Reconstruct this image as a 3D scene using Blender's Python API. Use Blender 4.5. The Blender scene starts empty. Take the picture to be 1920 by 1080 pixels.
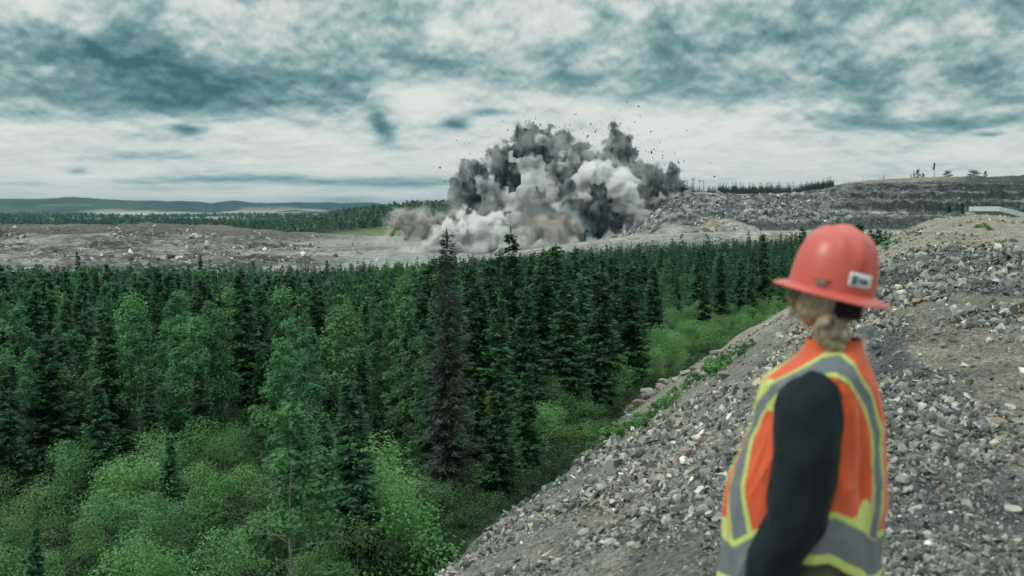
import bpy, bmesh, math, random
import numpy as np
from mathutils import Vector, Matrix

random.seed(7)
RNG = np.random.default_rng(7)
scene = bpy.context.scene
COL = scene.collection

# ------------------------------------------------------------------ camera
FPX = 1867.0                      # focal length in photograph pixels (35 mm lens, 1920 wide)
HORIZON = 392.0
PITCH = math.atan((540 - HORIZON) / FPX)
cam_d = bpy.data.cameras.new("camera")
cam = bpy.data.objects.new("camera", cam_d)
COL.objects.link(cam)
cam.location = (0, 0, 0)
cam.rotation_euler = (math.pi / 2 - PITCH, 0, 0)
cam_d.sensor_width = 36.0
cam_d.lens = 35.0
cam_d.clip_start = 0.1
cam_d.clip_end = 60000.0
cam_d.dof.use_dof = True
cam_d.dof.focus_distance = 40.0
cam_d.dof.aperture_fstop = 2.5
scene.camera = cam

scene.view_settings.view_transform = 'Standard'
scene.view_settings.look = 'None'
scene.view_settings.exposure = 0.0
scene.view_settings.gamma = 1.0
scene.render.engine = 'CYCLES'
scene.cycles.use_denoising = True
scene.cycles.max_bounces = 8
scene.cycles.diffuse_bounces = 3
scene.cycles.glossy_bounces = 2
scene.cycles.transmission_bounces = 4
scene.cycles.transparent_max_bounces = 8
scene.cycles.volume_bounces = 5
scene.cycles.caustics_reflective = False
scene.cycles.caustics_refractive = False


# ------------------------------------------------------------------ node helper
class NT:
    def __init__(self, tree):
        self.t = tree
        tree.nodes.clear()

    def n(self, kind, **kw):
        nd = self.t.nodes.new(kind)
        for k, v in kw.items():
            setattr(nd, k, v)
        return nd

    def put(self, sock, v):
        if isinstance(v, bpy.types.NodeSocket):
            self.t.links.new(v, sock)
        elif v is not None:
            if hasattr(sock.default_value, '__len__') and not hasattr(v, '__len__'):
                v = (v,) * len(sock.default_value)
            if hasattr(v, '__len__') and len(v) == 3 and len(sock.default_value) == 4:
                v = (*v, 1.0)
            sock.default_value = v

    def math(self, op, a, b=None, c=None, clamp=False):
        nd = self.n('ShaderNodeMath', operation=op, use_clamp=clamp)
        for i, v in enumerate((a, b, c)):
            if v is not None:
                self.put(nd.inputs[i], v)
        return nd.outputs[0]

    def mix(self, f, a, b, mode='MIX'):
        nd = self.n('ShaderNodeMix', data_type='RGBA', blend_type=mode)
        self.put(nd.inputs['Factor'], f)
        self.put(nd.inputs[6], a)
        self.put(nd.inputs[7], b)
        return nd.outputs[2]

    def noise(self, vec, scale, detail=4.0, rough=0.55, lac=2.0, dist=0.0, color=False):
        nd = self.n('ShaderNodeTexNoise')
        self.put(nd.inputs['Vector'], vec)
        nd.inputs['Scale'].default_value = scale
        nd.inputs['Detail'].default_value = detail
        nd.inputs['Roughness'].default_value = rough
        nd.inputs['Lacunarity'].default_value = lac
        nd.inputs['Distortion'].default_value = dist
        return nd.outputs[1 if color else 0]

    def voronoi(self, vec, scale, feature='F1', out=0):
        nd = self.n('ShaderNodeTexVoronoi', feature=feature)
        self.put(nd.inputs['Vector'], vec)
        nd.inputs['Scale'].default_value = scale
        return nd.outputs[out]

    def ramp(self, f, stops, interp='LINEAR'):
        nd = self.n('ShaderNodeValToRGB')
        cr = nd.color_ramp
        cr.interpolation = interp
        while len(cr.elements) < len(stops):
            cr.elements.new(0.5)
        for e, (p, c) in zip(cr.elements, stops):
            e.position = p
            e.color = (*c, 1.0) if len(c) == 3 else c
        self.put(nd.inputs[0], f)
        return nd.outputs[0]

    def maprange(self, v, a, b, c=0.0, d=1.0, smooth=False):
        nd = self.n('ShaderNodeMapRange')
        if smooth:
            nd.interpolation_type = 'SMOOTHSTEP'
        self.put(nd.inputs[0], v)
        for i, q in enumerate((a, b, c, d)):
            self.put(nd.inputs[i + 1], q)
        return nd.outputs[0]

    def combine(self, x, y, z):
        nd = self.n('ShaderNodeCombineXYZ')
        for i, v in enumerate((x, y, z)):
            self.put(nd.inputs[i], v)
        return nd.outputs[0]

    def vmath(self, op, a, b=None, scale=None):
        nd = self.n('ShaderNodeVectorMath', operation=op)
        self.put(nd.inputs[0], a)
        if b is not None:
            self.put(nd.inputs[1], b)
        if scale is not None:
            self.put(nd.inputs['Scale'], scale)
        return nd.outputs[0]

    def bump(self, height, strength, dist=0.05):
        nd = self.n('ShaderNodeBump')
        self.put(nd.inputs['Height'], height)
        nd.inputs['Strength'].default_value = strength
        nd.inputs['Distance'].default_value = dist
        return nd.outputs[0]


def srgb(r, g, b):
    def f(c):
        c /= 255.0
        return c / 12.92 if c <= 0.04045 else ((c + 0.055) / 1.055) ** 2.4
    return (f(r), f(g), f(b))


# ------------------------------------------------------------------ sky and sun
SUN_EL, SUN_AZ = math.radians(42), math.radians(262)      # azimuth clockwise from +Y: left of the camera
world = bpy.data.worlds.new("World")
scene.world = world
world.use_nodes = True


def build_sky():
    g = NT(world.node_tree)
    out = g.n('ShaderNodeOutputWorld')
    bg = g.n('ShaderNodeBackground')
    bg.inputs['Strength'].default_value = 0.1
    sky = g.n('ShaderNodeTexSky', sky_type='NISHITA')
    sky.sun_disc = False
    sky.sun_elevation = SUN_EL
    sky.sun_rotation = SUN_AZ
    tc = g.n('ShaderNodeTexCoord')
    sep = g.n('ShaderNodeSeparateXYZ')
    g.put(sep.inputs[0], tc.outputs['Generated'])
    X, Y, Z = sep.outputs
    a = g.math('ARCTAN2', X, Y)
    e = g.math('ARCSINE', Z)
    # cloud coordinates flatten towards the horizon as a cloud deck does
    el = g.math('LOGARITHM', g.math('ADD', g.math('MAXIMUM', e, 0.0), 0.045), 2.718)
    pc = g.combine(g.math('MULTIPLY', a, 6.0), g.math('MULTIPLY', el, 1.75), 0.0)
    warpc = g.noise(pc, 1.15, 3.0, 0.5, color=True)
    wv = g.vmath('SUBTRACT', warpc, (0.5, 0.5, 0.5))
    sw = g.n('ShaderNodeSeparateXYZ')
    g.put(sw.inputs[0], wv)
    aw = g.math('MULTIPLY_ADD', sw.outputs[0], 0.06, a)
    ew = g.math('MULTIPLY_ADD', sw.outputs[1], g.math('MULTIPLY_ADD', g.math('MINIMUM', e, 0.25), 0.34, 0.010), e)
    pw = g.vmath('ADD', pc, g.vmath('SCALE', wv, scale=0.55))

    def A(px):
        return math.atan((px - 960) / FPX)

    def E(py, px=960):
        return math.atan((HORIZON - py) / FPX)

    def curve(pts):
        fc = g.n('ShaderNodeFloatCurve')
        c = fc.mapping.curves[0]
        a0, a1 = A(-400), A(2320)
        for k, (px, py) in enumerate(pts):
            xx, yy = (A(px) - a0) / (a1 - a0), E(py) / 0.25
            if k < 2:
                c.points[k].location = (xx, yy)
            else:
                c.points.new(xx, yy)
        for p in c.points:
            p.handle_type = 'AUTO_CLAMPED'
        fc.mapping.update()
        g.put(fc.inputs['Value'], g.maprange(aw, a0, a1, 0, 1))
        return g.math('MULTIPLY', fc.outputs[0], 0.25)

    base = curve([(-400, 246), (0, 246), (250, 240), (470, 236), (540, 224), (640, 222), (690, 205), (706, 172), (780, 182),
                  (900, 172), (1050, 180), (1220, 188), (1320, 200), (1470, 212), (1530, 252), (1690, 264), (1850, 250), (1930, 236), (2320, 230)])
    dl = g.math('SUBTRACT', ew, base)
    deck = g.maprange(dl, -0.003, 0.006, 0.0, 1.0, smooth=True)
    fade = g.maprange(dl, 0.02, 0.19, 1.0, 0.62, smooth=True)
    D = g.math('MULTIPLY', g.math('MULTIPLY', deck, fade), 0.245)

    def blob(px, py, sx, sy, w):
        nonlocal D
        u = g.math('DIVIDE', g.math('SUBTRACT', aw, A(px)), sx / FPX)
        v = g.math('DIVIDE', g.math('SUBTRACT', ew, E(py)), sy / FPX)
        q = g.math('ADD', g.math('MULTIPLY', u, u), g.math('MULTIPLY', v, v))
        ex = g.math('EXPONENT', g.math('MULTIPLY', q, -1.0))
        D = g.math('MULTIPLY_ADD', ex, w, D)

    for b in [(120, 180, 360, 62, .42), (430, 150, 300, 60, .40), (600, 205, 130, 26, .28), (60, 120, 260, 30, .10), (800, 118, 110, 34, .38),
              (820, 60, 120, 30, .16), (560, 12, 260, 20, .22), (128, 36, 30, 12, .30), (718, 240, 24, 28, .85), (858, 234, 26, 14, .75),
              (905, 214, 50, 7, .30), (370, 250, 32, 10, .9), (290, 300, 130, 9, .34), (155, 325, 22, 8, .6), (560, 344, 300, 9, .62),
              (800, 346, 110, 14, .40), (640, 378, 160, 6, .25), (80, 350, 200, 5, .12),
              (1120, 150, 160, 34, .30), (1010, 95, 80, 26, .24), (1300, 160, 190, 30, .30), (1420, 100, 160, 36, .24), (1560, 160, 110, 40, .28),
              (1700, 242, 230, 17, .40), (1650, 190, 60, 18, .38), (1870, 60, 130, 44, .34), (1850, 170, 60, 22, .26), (1836, 265, 20, 6, .7), (1645, 215, 14, 12, .4),
              (1500, 20, 180, 30, .16), (1700, 150, 120, 30, .18), (1400, 340, 300, 14, .18), (1750, 320, 220, 14, .20), (1060, 200, 50, 8, .2),
              (90, 62, 120, 30, -.34), (330, 40, 200, 30, -.14), (780, 200, 70, 26, -.30), (1000, 30, 220, 40, -.16), (1240, 250, 240, 46, -.12), (560, 250, 240, 12, -.10),
              (1340, 60, 60, 26, -.10), (1640, 90, 100, 22, -.12)]:
        blob(*b)
    # cloud texture: heaps with bright tops and flat darker bases (the field compared with itself a little higher up)
    pb = g.vmath('ADD', pc, g.vmath('SCALE', wv, scale=0.09))

    def heaps(scale, det, rough, off, up, stretch):
        q = g.vmath('MULTIPLY', g.vmath('ADD', pb, off), (1.0, stretch, 1.0))
        h0 = g.noise(q, scale, det, rough)
        h1 = g.noise(g.vmath('ADD', q, (0.0, up, 0.0)), scale, det, rough)
        return h0, g.math('SUBTRACT', h1, h0)
    h0, g0 = heaps(1.25, 4.0, 0.42, (0.0, 0.0, 0.0), 0.20, 0.85)
    h1, g1 = heaps(2.7, 5.0, 0.46, (3.1, 7.7, 0.0), 0.10, 0.85)
    h2, g2 = heaps(6.5, 4.0, 0.46, (9.1, 1.7, 0.0), 0.045, 0.9)

    def lumps(scale, det, off):
        nn = g.noise(g.vmath('MULTIPLY', g.vmath('ADD', pb, off), (1.0, 0.9, 1.0)), scale, det, 0.5)
        return g.math('ABSOLUTE', g.math('MULTIPLY_ADD', nn, 2.0, -1.0))
    b1 = lumps(3.2, 2.0, (2.2, 5.1, 0.0)); b2 = lumps(7.5, 2.0, (6.3, 4.4, 0.0)); b3 = lumps(19.0, 2.0, (1.3, 9.4, 0.0))
    n3 = g.noise(g.vmath('MULTIPLY', pc, (1.0, 4.0, 1.0)), 2.0, 5.0, 0.6)
    tex = g.math('MULTIPLY', g.math('SUBTRACT', h0, 0.5), 0.85)
    tex = g.math('MULTIPLY_ADD', g.math('SUBTRACT', h1, 0.5), 0.45, tex)
    tex = g.math('MULTIPLY_ADD', g0, 0.95, tex)
    tex = g.math('MULTIPLY_ADD', g1, 1.05, tex)
    tex = g.math('MULTIPLY_ADD', g2, 0.70, tex)
    lump = g.math('MULTIPLY', g.math('SUBTRACT', 0.2, b1), 0.40)
    lump = g.math('MULTIPLY_ADD', g.math('SUBTRACT', 0.2, b2), 0.30, lump)
    lump = g.math('MULTIPLY_ADD', g.math('SUBTRACT', 0.2, b3), 0.08, lump)
    tex = g.math('MULTIPLY_ADD', lump, g.maprange(dl, -0.01, 0.05, 0.35, 1.0), tex)
    low = g.maprange(e, 0.0, 0.09, 0.34, 1.0)
    D = g.math('MULTIPLY', D, 0.70)
    D = g.math('MULTIPLY_ADD', tex, low, D)
    D = g.math('MULTIPLY_ADD', g.math('SUBTRACT', n3, 0.5), g.maprange(e, 0.02, 0.10, 0.40, 0.0), D)
    D = g.math('ADD', D, 0.13)
    K = 10.0
    cc = [(0.0, srgb(224, 228, 223)), (0.22, srgb(204, 214, 210)), (0.42, srgb(165, 188, 187)), (0.62, srgb(122, 155, 157)), (0.82, srgb(90, 128, 133)), (1.0, srgb(68, 105, 112))]
    cloud = g.ramp(D, cc)
    # an overcast sky is brighter overhead than low down
    cloud = g.vmath('SCALE', cloud, scale=g.maprange(e, 0.24, 1.1, K, K * 2.9))
    # thin breaks low over the hills let the clear sky through
    gap = g.math('MULTIPLY', g.maprange(g.noise(g.vmath('MULTIPLY', pc, (1.0, 3.0, 1.0)), 1.3, 4.0, 0.5), 0.50, 0.68), g.maprange(e, 0.03, 0.012, 0.0, 0.55))
    col = g.mix(gap, cloud, g.mix(1.0, sky.outputs[0], (0.75, 1.0, 1.05), 'MULTIPLY'))
    g.put(bg.inputs['Color'], col)
    g.put(out.inputs['Surface'], bg.outputs[0])


build_sky()
sun_d = bpy.data.lights.new("sun", 'SUN')
sun_d.energy = 1.5
sun_d.angle = math.radians(10)
sun_d.color = (1.0, 0.93, 0.84)
sun = bpy.data.objects.new("sun", sun_d)
COL.objects.link(sun)
_sd = Vector((math.sin(SUN_AZ) * math.cos(SUN_EL), math.cos(SUN_AZ) * math.cos(SUN_EL), math.sin(SUN_EL)))
sun.rotation_euler = _sd.to_track_quat('Z', 'Y').to_euler()
sun.location = _sd * 50


# ------------------------------------------------------------------ numeric helpers
def _hash(ix, iy, iz):
    h = (ix.astype(np.int64) * 374761393 + iy.astype(np.int64) * 668265263 + iz.astype(np.int64) * 2147483647 * 3 + 144665) & 0xFFFFFFFF
    h = ((h ^ (h >> 13)) * 1274126177) & 0xFFFFFFFF
    h = ((h ^ (h >> 16)) * 2246822519) & 0xFFFFFFFF
    return ((h ^ (h >> 15)) & 0xFFFFFF) / float(0xFFFFFF) * 2 - 1


def noise2(x, y, seed=0):
    x = np.asarray(x, float); y = np.asarray(y, float)
    ix, iy = np.floor(x), np.floor(y)
    fx, fy = x - ix, y - iy
    u, v = fx * fx * (3 - 2 * fx), fy * fy * (3 - 2 * fy)
    s = np.full_like(ix, seed)
    a, b = _hash(ix, iy, s), _hash(ix + 1, iy, s)
    c, d = _hash(ix, iy + 1, s), _hash(ix + 1, iy + 1, s)
    return (a * (1 - u) + b * u) * (1 - v) + (c * (1 - u) + d * u) * v


def fbm2(x, y, octv=5, gain=0.5, seed=0):
    t, amp, f = 0.0, 1.0, 1.0
    for k in range(octv):
        t = t + amp * noise2(x * f + 17.3 * k, y * f - 9.1 * k, seed + k)
        amp *= gain; f *= 2.03
    return t


def noise3(p, seed=0):
    i = np.floor(p); f = p - i
    u = f * f * (3 - 2 * f)
    r = 0
    for dx in (0, 1):
        wx = u[:, 0] if dx else 1 - u[:, 0]
        for dy in (0, 1):
            wy = u[:, 1] if dy else 1 - u[:, 1]
            for dz in (0, 1):
                wz = u[:, 2] if dz else 1 - u[:, 2]
                r = r + wx * wy * wz * _hash(i[:, 0] + dx + seed * 57, i[:, 1] + dy, i[:, 2] + dz)
    return r


def sstep(x, a, b):
    t = np.clip((np.asarray(x, float) - a) / (b - a), 0, 1)
    return t * t * (3 - 2 * t)


def lerp(a, b, t):
    return a + (b - a) * t


_cp, _sp = math.cos(PITCH), math.sin(PITCH)


def unproject(px, py, depth):
    """world point seen at photograph pixel (px, py) at horizontal distance y = depth"""
    cx, cy = (px - 960) / FPX, (540 - py) / FPX
    d = Vector((cx, _cp + cy * _sp, -_sp + cy * _cp))
    return d * (depth / d.y)


def project(x, y, z):
    w = y * _cp - z * _sp
    return 960 + FPX * x / w, 540 - FPX * (y * _sp + z * _cp) / w


# ------------------------------------------------------------------ object helpers
def tag(o, label=None, cat=None, group=None, kind=None):
    if label: o['label'] = label
    if cat: o['category'] = cat
    if group: o['group'] = group
    if kind: o['kind'] = kind
    return o


def link(o, parent=None):
    COL.objects.link(o)
    if parent is not None:
        o.parent = parent
    return o


def empty(name, loc=(0, 0, 0), rotz=0.0):
    o = bpy.data.objects.new(name, None)
    o.location = loc
    o.rotation_euler = (0, 0, rotz)
    o.empty_display_size = 0.2
    return link(o)


def np_mesh(name, V, F, mats=(), col=None, smooth=False, midx=None):
    """mesh from numpy: V (n,3); F a (m,k) index array or list of such arrays; col per-vertex (n,3) or per-face"""
    Fs = F if isinstance(F, list) else [F]
    Fs = [np.asarray(f, np.int32) for f in Fs if len(f)]
    me = bpy.data.meshes.new(name)
    V = np.asarray(V, np.float32)
    me.vertices.add(len(V))
    me.vertices.foreach_set('co', V.ravel())
    nl = sum(f.size for f in Fs); nf = sum(len(f) for f in Fs)
    me.loops.add(nl); me.polygons.add(nf)
    me.loops.foreach_set('vertex_index', np.concatenate([f.ravel() for f in Fs]))
    starts, off = [], 0
    for f in Fs:
        starts.append(off + np.arange(len(f)) * f.shape[1]); off += f.size
    me.polygons.foreach_set('loop_start', np.concatenate(starts).astype(np.int32))
    me.polygons.foreach_set('use_smooth', np.full(nf, bool(smooth)))
    if midx is not None:
        me.polygons.foreach_set('material_index', np.asarray(midx, np.int32))
    for m in mats:
        me.materials.append(m)
    me.update(calc_edges=True)
    if col is not None:
        col = np.asarray(col, np.float32)
        dom = 'POINT' if len(col) == len(V) else 'FACE'
        at = me.attributes.new('Col', 'FLOAT_COLOR', dom)
        at.data.foreach_set('color', np.concatenate([col, np.ones((len(col), 1), np.float32)], 1).ravel())
    return me


def obj(name, me, parent=None, loc=None):
    o = bpy.data.objects.new(name, me)
    if loc is not None:
        o.location = loc
    return link(o, parent)


def grid_faces(nu, nv, wrap=False):
    i = np.arange(nu - 1)[:, None]
    jn = nv if wrap else nv - 1
    j = np.arange(jn)[None, :]
    j2 = (j + 1) % nv
    a = i * nv + j; b = i * nv + j2; c = (i + 1) * nv + j2; d = (i + 1) * nv + j
    return np.stack([a, b, c, d], -1).reshape(-1, 4)


def scatter(protos, pos, scale, rot=None, cols=None, which=None):
    """numpy copies of prototype meshes (list of (V,F)) -> one V,F,col ; scale (n,3) ; rot (n,3,3)"""
    n = len(pos)
    which = RNG.integers(0, len(protos), n) if which is None else which
    VV, FF, CC, off = [], [], [], 0
    for k, (pv, pf) in enumerate(protos):
        idx = np.nonzero(which == k)[0]
        if not len(idx):
            continue
        v = pv[None] * scale[idx][:, None, :]
        if rot is not None:
            v = np.einsum('nij,nkj->nki', rot[idx], v)
        v = v + pos[idx][:, None, :]
        f = pf[None] + (np.arange(len(idx)) * len(pv))[:, None, None] + off
        off += v.shape[0] * v.shape[1]
        VV.append(v.reshape(-1, 3)); FF.append(f.reshape(-1, pf.shape[1]))
        if cols is not None:
            CC.append(np.repeat(cols[idx], len(pf), 0))
    return np.concatenate(VV), np.concatenate(FF), (np.concatenate(CC) if cols is not None else None)


def rand_rot(n, rng=RNG):
    q = rng.normal(size=(n, 4)); q /= np.linalg.norm(q, axis=1)[:, None]
    w, x, y, z = q.T
    return np.stack([1 - 2 * (y * y + z * z), 2 * (x * y - z * w), 2 * (x * z + y * w),
                     2 * (x * y + z * w), 1 - 2 * (x * x + z * z), 2 * (y * z - x * w),
                     2 * (x * z - y * w), 2 * (y * z + x * w), 1 - 2 * (x * x + y * y)], 1).reshape(n, 3, 3)


def rotz_mats(a):
    c, s, o, i = np.cos(a), np.sin(a), np.zeros_like(a), np.ones_like(a)
    return np.stack([c, -s, o, s, c, o, o, o, i], 1).reshape(-1, 3, 3)


def tube_np(pts, radii, sides=6):
    pts = np.asarray(pts, float); n = len(pts)
    V = []
    for i in range(n):
        t = pts[min(i + 1, n - 1)] - pts[max(i - 1, 0)]
        t /= np.linalg.norm(t) + 1e-9
        ref = np.array([0, 0, 1.0]) if abs(t[2]) < 0.9 else np.array([1.0, 0, 0])
        a = np.cross(ref, t); a /= np.linalg.norm(a)
        b = np.cross(t, a)
        th = np.arange(sides) / sides * 2 * np.pi
        V.append(pts[i] + radii[i] * (np.cos(th)[:, None] * a + np.sin(th)[:, None] * b))
    V = np.concatenate(V)
    F = grid_faces(n, sides, wrap=True)
    return V, F


def join_np(parts):
    VV, FF, off = [], [], 0
    for v, f in parts:
        VV.append(v); FF.append(np.asarray(f) + off); off += len(v)
    return np.concatenate(VV), np.concatenate(FF)


def remeshed(name, V, F, voxel, smooth_it=0, smooth_f=0.5):
    """one continuous skin over overlapping closed shapes"""
    me = np_mesh(name + '_raw', V, F)
    o = bpy.data.objects.new(name + '_raw', me)
    COL.objects.link(o)
    m = o.modifiers.new('r', 'REMESH'); m.mode = 'VOXEL'; m.voxel_size = voxel; m.use_smooth_shade = True
    if smooth_it:
        s = o.modifiers.new('s', 'SMOOTH'); s.iterations = smooth_it; s.factor = smooth_f
    dg = bpy.context.evaluated_depsgraph_get()
    dg.update()
    res = bpy.data.meshes.new_from_object(o.evaluated_get(dg))
    bpy.data.objects.remove(o); bpy.data.meshes.remove(me)
    res.name = name
    return res


def ico(sub):
    bm = bmesh.new()
    bmesh.ops.create_icosphere(bm, subdivisions=sub, radius=1.0)
    V = np.array([v.co[:] for v in bm.verts]); F = np.array([[v.index for v in f.verts] for f in bm.faces])
    bm.free()
    return V, F


ICO1, ICO2, ICO3 = ico(1), ico(2), ico(3)


def rock_proto(npts, seed, flat=0.7):
    r = np.random.default_rng(seed)
    p = r.normal(size=(npts, 3)); p /= np.linalg.norm(p, axis=1)[:, None]
    p *= r.uniform(0.75, 1.1, (npts, 1)); p *= np.array([1.0, r.uniform(.65, .95), r.uniform(.45, flat)])
    bm = bmesh.new()
    for q in p:
        bm.verts.new(q)
    ch = bmesh.ops.convex_hull(bm, input=bm.verts)
    junk = [g for g in ch['geom_interior'] if isinstance(g, bmesh.types.BMVert)]
    if junk:
        bmesh.ops.delete(bm, geom=junk, context='VERTS')
    bm.verts.ensure_lookup_table(); bm.verts.index_update()
    V = np.array([v.co[:] for v in bm.verts]); F = np.array([[v.index for v in f.verts] for f in bm.faces])
    bm.free()
    return V, F


# ------------------------------------------------------------------ materials
def mat(name):
    m = bpy.data.materials.new(name)
    m.use_nodes = True
    g = NT(m.node_tree)
    out = g.n('ShaderNodeOutputMaterial')
    return m, g, out


def principled(g, out, color, rough=0.8, spec=0.3, normal=None, **kw):
    p = g.n('ShaderNodeBsdfPrincipled')
    g.put(p.inputs['Base Color'], color)
    g.put(p.inputs['Roughness'], rough)
    p.inputs['Specular IOR Level'].default_value = spec
    if normal is not None:
        g.put(p.inputs['Normal'], normal)
    for k, v in kw.items():
        g.put(p.inputs[k.replace('_', ' ')], v)
    g.put(out.inputs['Surface'], p.outputs[0])
    return p


def attr(g, name='Col'):
    return g.n('ShaderNodeAttribute', attribute_name=name).outputs['Color']


def leaf_mat(name, tint, vary=0.35):
    """foliage: leaf colour carried by the mesh, each tree a little different"""
    m, g, out = mat(name)
    oi = g.n('ShaderNodeObjectInfo')
    c = g.mix(1.0, attr(g), tint, 'MULTIPLY')
    hs = g.n('ShaderNodeHueSaturation')
    g.put(hs.inputs['Hue'], g.maprange(oi.outputs['Random'], 0, 1, 0.48, 0.515))
    g.put(hs.inputs['Value'], g.maprange(g.math('FRACT', g.math('MULTIPLY', oi.outputs['Random'], 7.31)), 0, 1, 1 - vary, 1 + vary))
    g.put(hs.inputs['Color'], c)
    d = g.n('ShaderNodeBsdfPrincipled')
    g.put(d.inputs['Base Color'], hs.outputs[0]); d.inputs['Roughness'].default_value = 0.6
    d.inputs['Specular IOR Level'].default_value = 0.25
    t = g.n('ShaderNodeBsdfTranslucent'); g.put(t.inputs[0], hs.outputs[0])
    mx = g.n('ShaderNodeMixShader'); mx.inputs[0].default_value = 0.38
    g.put(mx.inputs[1], d.outputs[0]); g.put(mx.inputs[2], t.outputs[0])
    g.put(out.inputs['Surface'], mx.outputs[0])
    return m


def plain_mat(name, color, rough=0.8, spec=0.3, nscale=20.0, var=0.25, bump=0.0, bdist=0.01):
    m, g, out = mat(name)
    tc = g.n('ShaderNodeTexCoord')
    n = g.noise(tc.outputs['Object'], nscale, 5.0, 0.6)
    c = g.vmath('SCALE', color, scale=g.maprange(n, 0.25, 0.75, 1 - var, 1 + var))
    nb = g.bump(g.noise(tc.outputs['Object'], nscale * 3, 4.0), bump, bdist) if bump else None
    principled(g, out, c, rough, spec, nb)
    return m


# ------------------------------------------------------------------ terrain
BU = (math.sin(math.radians(25)), math.cos(math.radians(25)))      # direction the gravel bank runs in


def floor_z(x, y):
    """forest floor"""
    d = np.clip((y - 30) / 270, 0, 1.25)
    z = -10 - 8 * d + 0.05 * np.clip(x, -200, 120) * np.clip(y / 300, 0, 1.2)
    return z + 0.5 * fbm2(x / 25, y / 25, 3, seed=3) + 0.12 * fbm2(x / 4, y / 4, 2, seed=5)


def bank_z(x, y):
    """top and left flank of the gravel bank the person stands on"""
    s = x * BU[0] + y * BU[1]
    t = -x * BU[1] + y * BU[0]
    rise = 1.00 * sstep(s, 33, 56)
    level = -1.8 + rise - 5.0 * sstep(s, 66, 100)
    level = level + 0.30 * np.exp(-((s - 17) / 3.5) ** 2) * sstep(-t, -1, 3) + 0.35 * np.exp(-((s - 31) / 2.5) ** 2) * sstep(-t, -2, 2)
    level = level + 0.035 * np.clip(-t - 2, 0, 30)
    t0 = 1.35 + 1.4 * sstep(s, 20, 50)
    w = 1.4
    q = t - t0
    drop = 0.70 * w * np.logaddexp(0, q / w * 2.2) / 2.2
    near = sstep(np.hypot(x, y), 1.5, 6)
    z = level - drop
    z = z + near * (0.30 * fbm2(x / 7, y / 7, 3, seed=11) + 0.13 * fbm2(x / 1.7, y / 1.7, 3, seed=12)) + 0.025 * fbm2(x / 0.4, y / 0.4, 3, seed=13)
    return z


def bank_over(x, y):
    return bank_z(x, y) - floor_z(x, y)


HILL_Q = (np.array([-600, 0, 60, 130, 250, 330, 400, 440, 500, 560, 640, 700, 750, 800, 900, 1100, 1500, 2600]) - 960) / FPX
HILL_PY = np.array([370, 372, 374, 371, 376, 378, 385, 379, 382, 380, 379, 378, 386, 389, 390, 389, 388, 386])
RIDGE_Q = (np.array([-600, 480, 540, 600, 640, 720, 800, 860, 960, 1100, 1300, 2600]) - 960) / FPX
RIDGE_PY = np.array([440, 438, 432, 418, 405, 394, 387, 384, 380, 376, 374, 374])


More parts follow.
